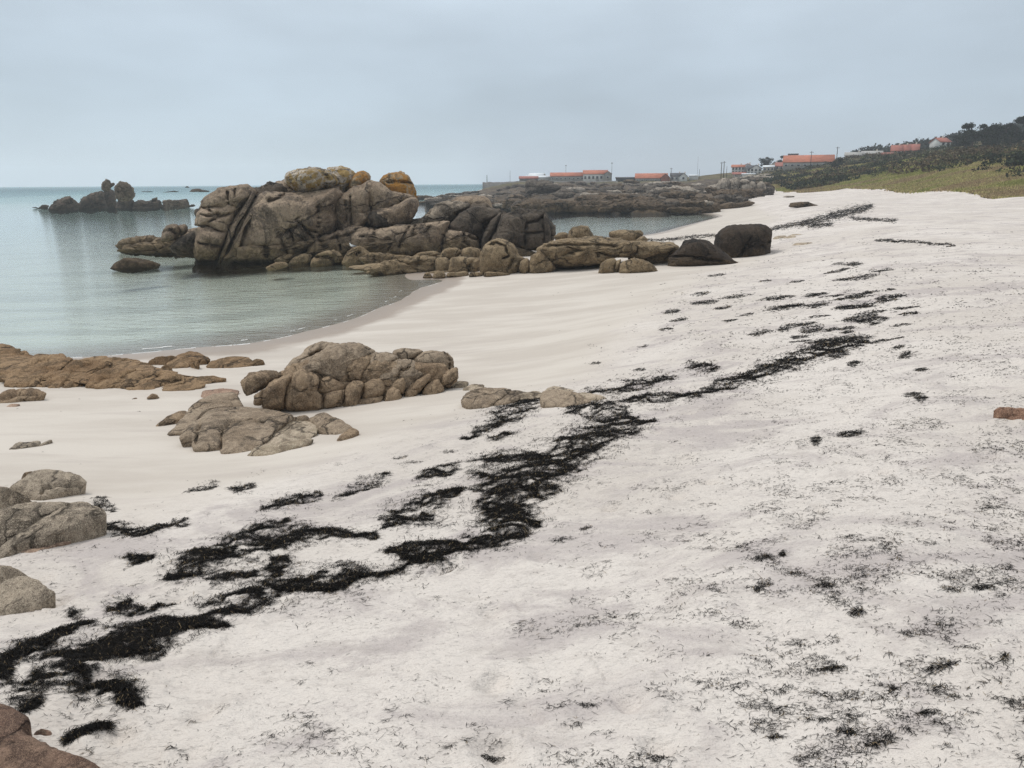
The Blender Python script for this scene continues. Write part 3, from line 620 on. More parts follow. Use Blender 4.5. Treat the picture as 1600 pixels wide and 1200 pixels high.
# right ledge that ties the outcrop to the beach
A('ledge', R4, [(-5,510),(60,470),(120,455),(200,445),(350,438),(450,452),(560,470),(640,480),(640,530),(600,560),(480,560),(440,588),(300,602),(150,604),(60,580),(15,545)], GR_TAN, D=49.5, T=3.0, p=3.4, joints=.5, jscale=2.6,
  cracks=[R4([(30,500),(200,490),(380,490),(480,500)]), R4([(205,495),(215,560)]), R4([(380,500),(375,560)]), R4([(170,555),(220,530),(260,525)]), R4([(380,535),(440,555),(500,560)])])
A('ledge', R4, [(560,470),(650,465),(740,475),(830,480),(885,500),(865,540),(740,552),(640,580),(560,565),(590,520)], GR_TAN, D=50, T=2.2, p=3.2, joints=.6, jscale=2.6, cracks=[R4([(590,480),(610,560)]), R4([(480,500),(600,510)])])
A('boulder', R4, [(182,432),(210,385),(270,369),(322,380),(358,442),(280,450),(200,450)], GR_TAN, D=56, T=1.1, joints=.15)
A('slab', R4, [(447,410),(500,397),(640,401),(658,425),(625,458),(540,462),(460,452)], GR_TAN, D=58, T=1.0, joints=.3)
A('slab', R4, [(605,462),(660,430),(698,458),(650,470)], GR_TAN, D=57, T=.7, joints=.3)
A('slab', R4, [(100,440),(140,410),(190,415),(200,450),(120,460)], GR_TAN, D=57, T=.8, joints=.4)
A('slab', R4, [(30,600),(100,585),(300,598),(480,596),(470,612),(200,615),(60,612)], GR_DARK, T=.9, joints=.5)  # dark rock strip added to stand for the shadow under the ledge

# ---- free boulders on the sand by the ledge
def B1(name, label, cat, reg, pieces, mat, **k):
    if len(pieces) == 1:
        o = rock(name, reg(pieces[0]), mat, None, **k); return tag(o, label, cat)
    allp = np.array([p for q in pieces for p in reg(q)]); g = ground_pt(allp[:, 0].mean(), allp[:, 1].max())
    e_ = empty(name, g, label, cat)
    for q in pieces: rock('block', reg(q), mat, e_, **k)
    return e_
B1('boulder', 'low brown boulder wedged between long tan ledge and dark dome-shaped rock', 'boulder', R4, [[(635,578),(700,530),(760,490),(840,484),(895,512),(872,565),(820,604),(740,606),(660,597)]], GR_TAN, T=1.2, joints=.2)
B1('boulder', 'dark dome-shaped boulder with pale toe tapering onto the sand', 'boulder', R4, [[(818,602),(823,560),(890,500),(930,460),(990,448),(1050,468),(1120,508),(1200,560),(1252,588),(1220,606),(1100,611),(950,617),(850,615)]], GR_DARKB, T=1.7, joints=.15, rough=.7,
   cracks=[R4([(830,565),(950,560),(1050,580),(1150,590)])])
B1('boulder', 'large blackish rounded boulder lying alone on white sand', 'boulder', R4, [[(1104,485),(1118,430),(1150,395),(1210,374),(1290,362),(1380,361),(1432,379),(1461,410),(1461,470),(1450,532),(1380,549),(1250,562),(1190,555),(1130,515)]], GR_DARKB, T=1.9, p=2.8, joints=.12, rough=.7,
   cracks=[R4([(1330,450),(1300,500),(1270,555)]), R4([(1400,500),(1450,470)])])
B1('split_boulder', 'low tan boulder split in three on the sand below the ledge', 'boulder', R4,
   [[(377,662),(395,610),(430,580),(470,569),(492,590),(478,640),(492,664)], [(470,650),(487,592),(522,580),(514,620),(508,660)], [(505,660),(530,600),(590,571),(660,580),(722,610),(755,648),(700,660)]], GR_TAN, T=.8, joints=.25)

# ---- rocks out in the sea
e1 = empty('rock_islet', ground_pt(180, 327), 'small rocky islet in the sea with a tilted boulder on top', 'rock islet')
for q, mt, d in [([(280,338),(320,290),(370,258),(420,249),(447,280),(465,332),(380,343)], GR_SEA, None), ([(365,334),(390,297),(450,280),(472,310),(467,338),(400,341)], GR_SEA, None),
    ([(222,327),(250,305),(292,305),(288,331)], GR_SEA, None), ([(185,322),(215,317),(240,326)], GR_SEA, None), ([(462,325),(480,270),(540,240),(600,230),(622,260),(642,328),(540,333)], GR_SEA, None),
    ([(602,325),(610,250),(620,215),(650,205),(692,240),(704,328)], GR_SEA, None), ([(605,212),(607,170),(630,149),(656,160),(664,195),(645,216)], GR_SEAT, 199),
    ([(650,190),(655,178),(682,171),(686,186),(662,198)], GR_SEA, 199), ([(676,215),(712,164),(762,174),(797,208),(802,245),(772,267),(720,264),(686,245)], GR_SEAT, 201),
    ([(688,328),(700,258),(772,265),(800,290),(796,333)], GR_SEA, None), ([(784,332),(800,285),(900,279),(960,278),(970,325),(900,332)], GR_SEA, None),
    ([(960,328),(965,278),(1010,275),(1100,269),(1122,285),(1117,314),(1000,328)], GR_SEAT, None), ([(893,288),(905,268),(940,259),(937,282)], GR_SEA, 200), ([(1098,314),(1150,300),(1167,313),(1110,322)], GR_SEA, None)]:
    rock('rock', R1(q), mt, e1, D=d, joints=1.2, rough=1.6, res=1.1, p=4.0, jscale=3)
B1('rock', 'low black rock awash in the cove off the big outcrop', 'rock', R1, [[(650,684),(690,650),(730,627),(800,624),(900,636),(953,659),(930,679),(830,694),(740,700)]], GR_DARKB, joints=.3)
for q, lab in (([(1128,226),(1150,209),(1200,211),(1262,226)], 'long low dark rock breaking the sea far beyond the islet'), ([(1099,201),(1113,192),(1131,201)], 'tiny dark rock tip near the horizon'),
          ([(838,228),(850,224),(905,225),(915,229)], 'thin dark line of rock barely above the sea'), ([(960,229),(1000,225),(1040,222),(1072,229)], 'narrow dark skerry beside a thin line of rock')):
    B1('skerry', lab, 'rock', R1, [q], GR_SEA, joints=.6, res=.8, D=260)

# ---- brown rock band by the near shore
kb = empty('rock_band', ground_pt(160, 605), 'low ochre-brown rock band along the near edge of the cove', 'rock band')
rock('slab', N1([(-60,355),(-60,200),(150,225),(300,240),(600,262),(860,275),(1000,330),(1280,365),(1340,385),(1100,415),(960,430),(600,425),(300,412),(80,405)]), GR_OCHRE, kb, slab=(.42,.1), joints=.9, jscale=4.5, rough=.9)
for q, sl, cr_ in [([(-90,362),(-90,165),(60,177),(150,205),(185,260),(150,320),(90,352),(0,364)], (.75,.22), [N1([(0,250),(60,230),(150,230)])]),
    ([(42,402),(130,330),(200,230),(270,214),(380,224),(438,255),(410,300),(340,360),(310,424),(180,418),(90,417)], (.62,.2), [N1([(140,350),(240,250),(300,235)]), N1([(250,380),(330,290)])]),
    ([(295,424),(340,340),(440,270),(560,239),(660,234),(700,262),(640,300),(560,340),(520,402),(440,424)], (.55,.18), [N1([(380,400),(460,310),(560,262)]), N1([(440,330),(520,300)])]),
    ([(660,240),(780,244),(872,255),(872,272),(800,278),(690,300),(640,300)], (.3,.1), []),
    ([(535,414),(570,340),(650,313),(700,309),(780,309),(865,320),(785,350),(722,424),(600,434)], (.4,.16), [N1([(600,380),(680,340)])]),
    ([(740,309),(800,280),(900,271),(962,293),(968,309),(860,311)], (.2,.1), []),
    ([(712,428),(730,380),(770,350),(800,345),(790,400),(760,432)], (.2,.1), []),
    ([(755,424),(780,370),(850,330),(980,319),(1080,330),(1140,350),(1120,395),(1020,422),(960,441),(820,441)], (.32,.14), [N1([(830,400),(900,350),(980,340)]), N1([(980,410),(1060,370),(1120,360)])]),
    ([(1110,400),(1130,352),(1250,354),(1340,355),(1425,376),(1300,396),(1180,405)], (.16,.05), []),
    ([(1018,448),(1030,425),(1130,402),(1275,400),(1262,422),(1190,442),(1090,451)], (.1,.05), [])]:
    rock('slab', N1(q), GR_OCHRE, kb, slab=sl, cracks=cr_, joints=.8, jscale=3.0, rough=1.3)
B1('flat_rock', 'flat pinkish rock half sunk in sand behind the grey flat ledges', 'rock', N1, [[(1252,482),(1270,440),(1380,428),(1485,440),(1475,470),(1380,482),(1290,492)]], GR_PINK, slab=(.12,.05), joints=.7)
B1('rock', 'dark brown pointed rock on smooth sand below the ochre band', 'rock', N1, [[(-40,525),(0,470),(60,434),(240,428),(287,469),(180,492),(60,522)]], GR_NEAR, slab=(.3,.12), joints=.8, cracks=[N1([(20,480),(100,455),(230,450)])])
B1('rock', 'small pink slab in the sand at the foot of a dark pointed rock', 'rock', N1, [[(36,547),(70,524),(132,529),(92,550)]], GR_PINK, slab=(.06,.03), joints=.5)
B1('rock', 'ochre rock with dark overhung front by the water edge', 'rock', N1, [[(925,268),(980,240),(1080,234),(1112,241),(1045,284),(990,285)], [(1038,280),(1100,230),(1170,199),(1242,205),(1312,240),(1300,258),(1200,268),(1182,294),(1080,308)], [(998,313),(1040,285),(1082,312),(1030,325)], [(1188,284),(1240,268),(1248,282),(1200,293)]], GR_OCHRE, slab=(.3,.13), joints=.6)
B1('rock', 'smooth flat ochre rock lying on sand between water and big cracked rocks', 'rock', N1, [[(1293,298),(1320,255),(1420,239),(1540,231),(1582,265),(1560,283),(1470,303),(1350,305)], [(1548,288),(1600,246),(1645,254),(1652,271),(1590,292)]], GR_OCHRE, slab=(.2,.1), joints=.3)
B1('stone', 'small grey stone alone on smooth damp sand', 'stone', N1, [[(913,488),(950,459),(980,464),(1000,490),(950,495)]], GR_NEAR, joints=.2)
B1('stone', 'sliver of stone beside a small grey stone on damp sand', 'stone', N1, [[(813,500),(855,485),(860,496),(830,504)]], GR_NEAR, slab=(.04,.02), joints=.2)
B1('stone', 'long thin grey stone half buried on lower beach', 'stone', N1, [[(48,818),(110,770),(160,770),(252,757),(242,782),(150,802),(80,821)], [(228,797),(320,751),(327,760),(250,797)]], GR_GREY, slab=(.06,.05), joints=.3)

# ---- flat ledges in the sand
fl = empty('flat_outcrop', ground_pt(420, 705), 'low flat granite outcrop with a sand-filled hollow', 'rock outcrop')
rock('block', N4([(12,299),(90,240),(180,194),(232,188),(245,215),(160,262),(60,296)]), GR_NEAR, fl, slab=(.2,.09), joints=.4)
rock('block', N4([(98,360),(160,290),(220,240),(250,170),(330,130),(450,90),(560,80),(593,110),(616,165),(500,185),(400,195),(310,240),(250,295),(240,353)]), GR_NEARTOP, fl, slab=(.42,.17), joints=.25)
rock('slab', N4([(187,406),(240,320),(330,240),(430,189),(600,169),(720,171),(850,189),(940,219),(955,239),(880,292),(800,372),(700,453),(600,483),(470,492),(462,440),(400,454),(290,462),(268,442),(285,395)]), GR_NEARTOP, fl, slab=(.38,.16), joints=.15, rough=.8,
     cracks=[N4([(480,290),(540,252),(650,236),(760,250)]), N4([(320,250),(300,330),(290,390)]), N4([(470,310),(465,430)])])
rock('slab', N4([(660,505),(720,438),(800,425),(900,412),(1000,398),(1105,385),(1080,414),(950,454),(800,507)]), GR_FLAT, fl, slab=(.12,.08), joints=.3)
rock('slab', N4([(700,450),(800,370),(880,292),(960,260),(1080,262),(1140,300),(1120,345),(1040,385),(900,420),(780,440)]), GR_FLAT, fl, slab=(.2,.03), joints=.4, rough=.8)
rock('block', N4([(875,312),(920,260),(980,239),(1060,230),(1075,246),(980,294),(930,304)]), GR_NEARTOP, fl, slab=(.24,.1), joints=.5)
rock('block', N4([(1075,255),(1120,225),(1190,212),(1260,239),(1340,290),(1385,312),(1290,359),(1200,354),(1130,335),(1120,290)]), GR_NEARTOP, fl, slab=(.26,.14), joints=.25)
rock('block', N4([(1268,403),(1300,360),(1380,310),(1436,333),(1380,373),(1310,404)]), GR_NEAR, fl, slab=(.14,.09), joints=.3)

# ---- cracked outcrop in the middle of the beach
so = empty('cracked_outcrop', ground_pt(540, 640), 'rounded brown granite outcrop split into blocks on the sand', 'rock outcrop')
DS = math.hypot(*ground_pt(520, 636)[:2])
rock('core', N2([(200,500),(280,390),(420,290),(600,220),(800,190),(1000,240),(1200,260),(1330,280),(1380,360),(1300,430),(1100,500),(900,530),(600,530),(300,525)]), GR_NEAR, so, D=DS + .55, T=.5, joints=.6, jscale=4, p=3.5, bury=.05)
S_BACK = [([(345,284),(390,240),(440,220),(470,180),(530,147),(590,139),(685,150),(640,200),(520,250),(450,262),(380,285)], 1.55, .55, [N2([(460,250),(540,205),(620,180)])]),
 ([(690,155),(720,139),(800,144),(875,175),(912,203),(860,235),(780,220)], 1.6, .5, []),
 ([(335,340),(380,290),(450,255),(520,213),(600,178),(690,154),(800,146),(862,170),(912,202),(865,232),(810,310),(770,375),(745,400),(660,380),(560,365),(480,330),(400,345)], .85, .85, []),
 ([(755,378),(780,320),(850,250),(880,213),(950,203),(1032,230),(1040,252),(935,315),(855,360),(822,395)], .75, .6, []),
 ([(822,395),(920,320),(1000,268),(1060,249),(1140,259),(1212,300),(1254,337),(1190,390),(1105,430),(1000,410),(960,385),(870,390)], .55, .6, [N2([(1040,380),(1060,320),(1120,300)]), N2([(850,370),(930,320),(1000,290)])]),
 ([(1010,218),(1030,185),(1080,175),(1172,184),(1205,196),(1150,250),(1060,262),(1035,250)], 1.5, .5, []),
 ([(1135,250),(1200,198),(1270,194),(1350,204),(1392,250),(1392,310),(1340,318),(1290,300),(1250,315),(1200,285)], 1.2, .6, [N2([(1345,210),(1370,260),(1365,310)])]),
 ([(1248,312),(1290,276),(1332,295),(1305,338),(1265,345)], .8, .25, [])]
for q, dd, tt, cr_ in S_BACK: rock('boulder', N2(q), GR_NEARTOP, so, D=DS + dd, T=tt, p=2.8, cracks=cr_, joints=.12, rough=.8)
for q, dd, tt in [([(73,380),(130,330),(220,313),(290,324),(328,345),(270,395),(200,425),(100,464),(83,442)], .5, .45), ([(143,524),(148,465),(212,430),(214,500),(192,524)], .1, .18),
 ([(198,530),(203,450),(260,390),(370,333),(395,345),(355,430),(345,534),(270,540)], 0, .4), ([(328,534),(350,420),(390,338),(430,311),(500,330),(562,370),(542,430),(582,480),(593,544),(420,548)], 0, .45),
 ([(535,440),(558,365),(610,350),(682,385),(722,420),(700,460),(580,462)], .25, .35), ([(568,544),(580,460),(640,440),(712,438),(695,500),(645,545)], 0, .35),
 ([(653,544),(680,500),(700,440),(718,428),(704,545)], .05, .2), ([(698,545),(720,420),(760,379),(822,379),(838,400),(812,480),(784,550)], .05, .35),
 ([(812,488),(830,400),(880,364),(942,369),(973,420),(953,475),(880,492)], .2, .38), ([(788,555),(800,500),(850,480),(962,474),(953,525),(900,560)], 0, .3),
 ([(948,510),(980,440),(1010,414),(1062,430),(1073,500),(1033,565),(970,540)], 0, .32), ([(995,425),(1030,370),(1092,349),(1103,400),(1083,455),(1020,430)], .25, .3),
 ([(1086,515),(1100,440),(1160,380),(1240,329),(1263,341),(1243,385),(1183,455),(1110,508)], .2, .3), ([(1177,524),(1190,450),(1240,390),(1300,364),(1313,400),(1343,430),(1300,475),(1220,525)], .15, .25),
 ([(1305,408),(1320,340),(1370,310),(1420,289),(1428,372),(1370,410)], .5, .3), ([(898,560),(940,510),(1000,520),(1028,563),(950,572)], -.1, .18), ([(1070,530),(1085,500),(1110,510),(1105,535)], .1, .1)]:
    rock('block', N2(q), GR_NEAR, so, D=DS + dd, T=tt, p=3.0, joints=.45, bury=.12)
tr_ = empty('flat_ledge', ground_pt(850, 638), 'pale low ledge of rocks at the sea-weed line beside the cracked outcrop', 'rock outcrop')
for q, sl in [([(397,158),(430,110),(520,94),(622,94),(664,105),(572,172),(540,193),(440,196)], (.28,.1)), ([(556,184),(620,130),(680,99),(724,110),(704,142),(650,174)], (.2,.08)),
    ([(655,150),(690,110),(824,113),(824,143),(740,155)], (.18,.07)), ([(816,175),(830,120),(880,104),(1000,118),(1085,160),(1050,188),(920,196)], (.24,.09)),
    ([(826,114),(870,79),(940,88),(1005,108),(900,112)], (.12,.05)), ([(406,98),(460,70),(522,74),(504,104)], (.12,.06)), ([(337,83),(380,54),(442,54),(422,88),(360,93)], (.1,.05)), ([(1000,118),(1060,112),(1140,130),(1180,152),(1090,160)], (.1,.04))]:
    rock('slab', N6(q), GR_FLAT if sl[0] < .2 else GR_NEARTOP, tr_, slab=sl, joints=.5)

# ---- grey rocks at the left edge
lo = empty('grey_outcrop', ground_pt(80, 860), 'speckled grey granite outcrop with a long rounded arm', 'rock outcrop')
rock('slab', N3([(-120,700),(-90,430),(60,424),(200,393),(400,388),(485,394),(390,455),(225,525),(105,615),(0,690)]), GR_GREY, lo, slab=(.5,.15), joints=.12, cracks=[N3([(200,560),(210,520),(300,450),(400,420)])])
rock('slab', N3([(8,755),(18,690),(100,618),(220,556),(340,478),(440,408),(560,398),(682,423),(703,462),(600,514),(500,564),(380,604),(280,655),(180,668),(60,750)]), GR_GREY, lo, slab=(.42,.16), joints=.1)
rock('slab', N3([(118,758),(138,690),(280,648),(360,618),(475,628),(360,664),(260,714),(200,758)]), GR_PINK, lo, slab=(.08,.04), joints=.3)
rock('slab', N3([(-120,430),(-100,300),(40,288),(110,308),(170,338),(235,392),(150,414),(0,430)]), GR_GREY, lo, slab=(.4,.14), joints=.1)
rock('slab', N3([(-100,300),(-60,285),(0,278),(75,284),(20,318)]), GR_GREY, lo, slab=(.3,.1), joints=.1)
ro = B1('rock', 'rounded brown-grey rock with a pale lobe beside the long-armed grey outcrop', 'rock', N3, [[(58,298),(130,240),(250,169),(400,168),(500,189),(562,235),(450,284),(380,314),(310,359),(200,354),(120,314)]], GR_GREY, slab=(.36,.14), joints=.1, cracks=[N3([(270,290),(290,250),(380,240),(540,236)])])
B1('stone', 'small brown stone on the back of a rounded brown-grey rock', 'stone', N3, [[(143,213),(160,175),(220,164),(246,178),(205,203)]], GR_NEAR, slab=(.3,.06), joints=.2)
B1('rock', 'speckled grey rock pair sunk in white sand by scattered seaweed', 'rock', N3, [[(-120,965),(-110,820),(60,813),(130,838),(205,887),(100,905),(40,955)], [(-130,1115),(-60,980),(60,908),(150,883),(240,898),(320,948),(358,986),(280,1044),(180,1094),(80,1134)]], GR_GREY, slab=(.28,.12), joints=.08)
# rock underfoot in the corner, and two more in the sand
fo = rock('foreground_rock', [(-160,1090),(-20,1100),(30,1112),(52,1130),(40,1148),(50,1160),(90,1178),(150,1204),(230,1260),(200,1340),(-160,1340)], GR_RED, None, slab=(.25,.16), joints=.06, rough=.5, res=2.6)
tag(fo, 'reddish brown coarse granite slab beside the seaweed', 'rock')
B1('stone', 'small pink stone poking out of sand beside reddish granite slab', 'stone', Reg(0, 1080, 8), [[(410,590),(440,520),(520,485),(640,510),(640,580),(560,625),(460,620)]], GR_PINK, slab=(.05,.03), joints=.3)
B1('rock', 'pinkish-brown rock with a curved groove alone on weed-strewn upper sand', 'rock', Reg(1500, 600, 12), [[(636,525),(700,470),(850,455),(1050,480),(1250,500),(1500,560),(1500,720),(1250,765),(1100,745),(950,705),(780,640)]], GR_PINKR, slab=(.16,.08), joints=.1,
   cracks=[Reg(1500, 600, 12)([(800,610),(880,560),(970,535),(1050,530)])])

# ---- far reef across the second cove
rf = empty('rock_reef', ground_pt(960, 331), 'long dark brown rocky reef across the far cove', 'reef')
rr = np.random.default_rng(5)
def poly(cx, by, w, h, k=9, tilt=0.0):
    pts = []
    for i in range(k):
        a = 2 * math.pi * i / k + rr.uniform(-.22, .22)
        ex = math.copysign(abs(math.cos(a)) ** .7, math.cos(a)); ey = math.copysign(abs(math.sin(a)) ** .8, math.sin(a))
        f = rr.uniform(.78, 1.08)
        pts.append((cx + .5 * w * ex * f + tilt * ey * h, by - h * .5 - .5 * h * ey * f))
    return pts
REEF = []
for i in range(420):
    px = rr.uniform(655, 1195); edge_ = i % 4 == 0; D = 148 + 235 * rr.random() ** 1.3
    lim = np.interp(px, [655, 760, 800, 830, 1100, 1150, 1195], [215, 190, 178, 160, 152, 175, 200])
    if edge_: D = lim + rr.uniform(-1, 14)
    if D < lim - 2 or (px < 760 and rr.random() < .35): continue
    P = CAM + rays(px, hor(px)) * D
    z = max(float(base_z(np.array([P[0]]), np.array([P[1]]))[0]), 0.0); P[2] = z + .3
    bx, by = proj(P[None]); sc = 200.0 / D
    w = rr.uniform(12, 58) * sc; h = min(w * rr.uniform(.18, .42), 14 * sc) * (1.0 if px > 800 else .75)
    REEF.append((D, float(bx[0]), float(by[0]), w, h))
REEF.sort(reverse=True)
for D, bx, by, w, h in (REEF if len(REEF) <= 300 else [REEF[int(k * len(REEF) / 300)] for k in range(300)]):
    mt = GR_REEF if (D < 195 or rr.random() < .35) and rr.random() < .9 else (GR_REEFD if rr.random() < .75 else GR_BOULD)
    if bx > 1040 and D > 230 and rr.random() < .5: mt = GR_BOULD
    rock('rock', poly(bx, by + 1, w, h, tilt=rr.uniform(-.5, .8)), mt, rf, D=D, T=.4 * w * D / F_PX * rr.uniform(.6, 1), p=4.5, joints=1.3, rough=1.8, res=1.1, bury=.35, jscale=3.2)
rock('boulder', Reg(640, 240, 5)([(905,305),(905,215),(960,208),(1040,206),(1100,220),(1160,245),(1180,275),(1100,300),(1000,308)]), GR_REEFD, rf, D=240, T=6, joints=1.0, res=1.2)['label'] = 'large dark boulder topped with pale rock'
R6 = Reg(920, 220, 5)
gb = empty('boulder_row', ground_pt(1160, 302), 'row of rounded pale grey boulders at the top of the far beach', 'boulders')
for q in [[(1002,375),(1008,320),(1050,290),(1098,298),(1104,350),(1090,382),(1040,385)], [(1104,385),(1106,310),(1140,288),(1178,300),(1184,350),(1165,388)], [(1178,325),(1190,300),(1240,298),(1262,320),(1220,345)],
          [(1180,400),(1185,350),(1230,318),(1280,345),(1294,385),(1240,408)], [(1256,345),(1270,313),(1300,325),(1310,360),(1285,368)], [(1308,378),(1312,335),(1345,315),(1378,335),(1386,375),(1340,382)]]:
    rock('boulder', R6(q), GR_BOULD, gb, D=205, joints=.15, res=1.1)
lg = [([(1025,495),(1100,478),(1180,485),(1240,470),(1290,478),(1290,490),(1220,520),(1100,528),(1030,525)], 'long brown rock with a raised tip on the far white beach', GR_REEF), ([(1192,448),(1220,435),(1272,438),(1262,448)], 'small dark rock on far white sand below grey boulders', GR_REEFD),
      ([(1512,440),(1540,428),(1610,430),(1600,443)], 'low flat grey rock on far white sand under the scrub', GR_BOULD), ([(1560,512),(1580,490),(1620,478),(1720,475),(1760,495),(1800,505),(1780,514),(1650,516)], 'low brown double-humped rock on the far beach', GR_REEF),
      ([(1110,482),(1118,470),(1140,470),(1142,482)], 'tiny dark stone on far sand beside the long brown rock', GR_REEFD)]
for q, lab, mt in lg: B1('rock', lab, 'rock', R6, [q], mt, joints=.6, res=1.0)
for i, q in enumerate([[(1262,448),(1290,440),(1330,440),(1380,452),(1310,460)], [(1205,470),(1240,462),(1290,466),(1250,474)]]):
    pass
R8b = Reg(980, 320, 2.58)
for q, lab in (([(585,140),(600,126),(640,124),(650,136)], 'flat grey stone set in sand just past the blackish boulder'), ([(640,134),(660,120),(708,118),(712,128),(670,136)], 'flat grey stone next to another one past the blackish boulder'), ([(660,166),(680,154),(745,152),(750,158),(700,168)], 'pale flat stone level with sand past the blackish boulder')):
    B1('flat_stone', lab, 'stone', R8b, [q], GR_FLAT, slab=(.12,.05), joints=.3)

# ================================================================== seaweed
def weed_mat():
    t = NT('dried_seaweed'); a = t.n('ShaderNodeVertexColor', layer_name='col')
    t.bsdf(a.outputs[0], .8, None, .12); return t.m
WEED = weed_mat()
wr = np.random.default_rng(23)
def strands(name, px, py, scale=1.0, dirpx=None, heap=.03, length=.062, width=.004, parent=None, mat=WEED, bright=0.0, minw=.62):
    """each strand is a thin bent ribbon lying on the sand (3 points, tapered)"""
    P = hit(px, py); n = len(P); d = np.linalg.norm(P - CAM, axis=1)
    P[:, 2] = sand_z(P[:, 0], P[:, 1])
    pxm = d / F_PX
    w = np.maximum(width * wr.uniform(.6, 1.4, n), minw * (1 + 1.1 * np.clip((d - 13) / 14, 0, 1)) * pxm * wr.uniform(.7, 1.3, n))
    L = np.maximum(length * np.exp(wr.normal(0, .45, n)), 3.6 * pxm * np.exp(wr.normal(0, .3, n))) * scale
    a = (wr.normal(.3, .9, n) if dirpx is None else dirpx + wr.normal(0, .75, n))
    bend = wr.normal(0, .7, n)
    t1 = np.stack([np.cos(a), np.sin(a)], 1); t2 = np.stack([np.cos(a + bend), np.sin(a + bend)], 1); n1 = np.stack([-np.sin(a + bend / 2), np.cos(a + bend / 2)], 1)
    c = P[:, :2]; A_ = c - t1 * (L / 2)[:, None]; B_ = c + t2 * (L / 2)[:, None]
    def pt(q, lift): return np.concatenate([q, (sand_zb(q) + lift)[:, None]], 1)
    def sand_zb(q): return P[:, 2] + (base_z(q[:, 0], q[:, 1]) - base_z(c[:, 0], c[:, 1]))
    hz = np.abs(wr.normal(0, heap, n)) + .003
    ww = (w / 2)[:, None]
    V = np.stack([pt(A_ - n1 * ww * .4, .002), pt(A_ + n1 * ww * .4, .002), pt(c - n1 * ww, hz), pt(c + n1 * ww, hz + wr.uniform(-.4, .4, n) * w), pt(B_ - n1 * ww * .4, .003), pt(B_ + n1 * ww * .4, .003)], 1).reshape(-1, 3)
    i = (np.arange(n) * 6)[:, None]
    Fq = np.concatenate([i + np.array([0, 2, 3, 1]), i + np.array([2, 4, 5, 3])])
    loc = np.array([P[:, 0].mean(), P[:, 1].mean(), P[:, 2].mean()])
    me = mesh_arrays(name, V - loc, [Fq], False)
    shade = np.exp(wr.normal(0, .5, n)) * (.0045 + bright)
    warm = wr.random(n)[:, None]
    C = shade[:, None] * (np.array([1.0, .92, .8]) * (1 - warm) + np.array([1.25, .9, .65]) * warm)
    odd = wr.random(n) < .04; C[odd] = np.array([.16, .12, .07]) * wr.uniform(.6, 1.6, (odd.sum(), 1))
    attr_color(me, 'col', np.repeat(np.clip(C, 0, 1), 6, 0))
    o = obj(name, me, mat, parent); o.location = loc
    return o
def stroke_pts(lines, dens):
    """random pixels inside fat polylines (x, y, half width); ragged, streaky edges from noise in ground coordinates"""
    X, Y = [], []
    for ln in lines:
        ln = np.array(ln, float); ln[:, 2] *= np.where(ln[:, 1] > 600, 1.0, 1.08)
        if len(ln) == 1: ln = np.concatenate([ln, ln + np.array([1, 0, 0])])
        for a, b in zip(ln[:-1], ln[1:]):
            seg = np.hypot(*(b - a)[:2]); w = .5 * (a[2] + b[2]); n = int(dens * (seg + w) * 2.4 * w)
            t = wr.random(n); c = a + (b - a) * t[:, None]
            ra = np.sqrt(wr.random(n)) * np.where(wr.random(n) < .26, wr.uniform(1, 2.6, n), 1.0); ta = wr.random(n) * 2 * math.pi
            off = np.stack([ra * np.cos(ta), ra * np.sin(ta)], 1) * c[:, 2:3] * np.array([1.3, 1.0])
            X.append(c[:, 0] + off[:, 0]); Y.append(c[:, 1] + off[:, 1])
    X = np.concatenate(X); Y = np.concatenate(Y)
    g = hit(X, Y); q = np.stack([g[:, 0], g[:, 1], 0 * X], 1); sd_ = 900.0 / (Y - 200)
    X = X + 12 / sd_ * fbm(q * np.array([2.2, 4, 1]), 85, 4, .65); Y = Y + 10 / sd_ * fbm(q * np.array([2.2, 4, 1]), 89, 4, .65)
    dd = np.linalg.norm(g, axis=1)
    nz_ = fbm(np.stack([q[:, 0] * 1.6, q[:, 1] * 3.2, q[:, 2]], 1), 77, 5, .68)
    fine = fbm(np.stack([q[:, 0] * 7, q[:, 1] * 12, q[:, 2]], 1), 83, 4, .6)
    keep = (nz_ * .8 + fine * .4 > -.55 + wr.normal(0, .13, len(X))) | (wr.random(len(X)) < .04)
    return X[keep], Y[keep]
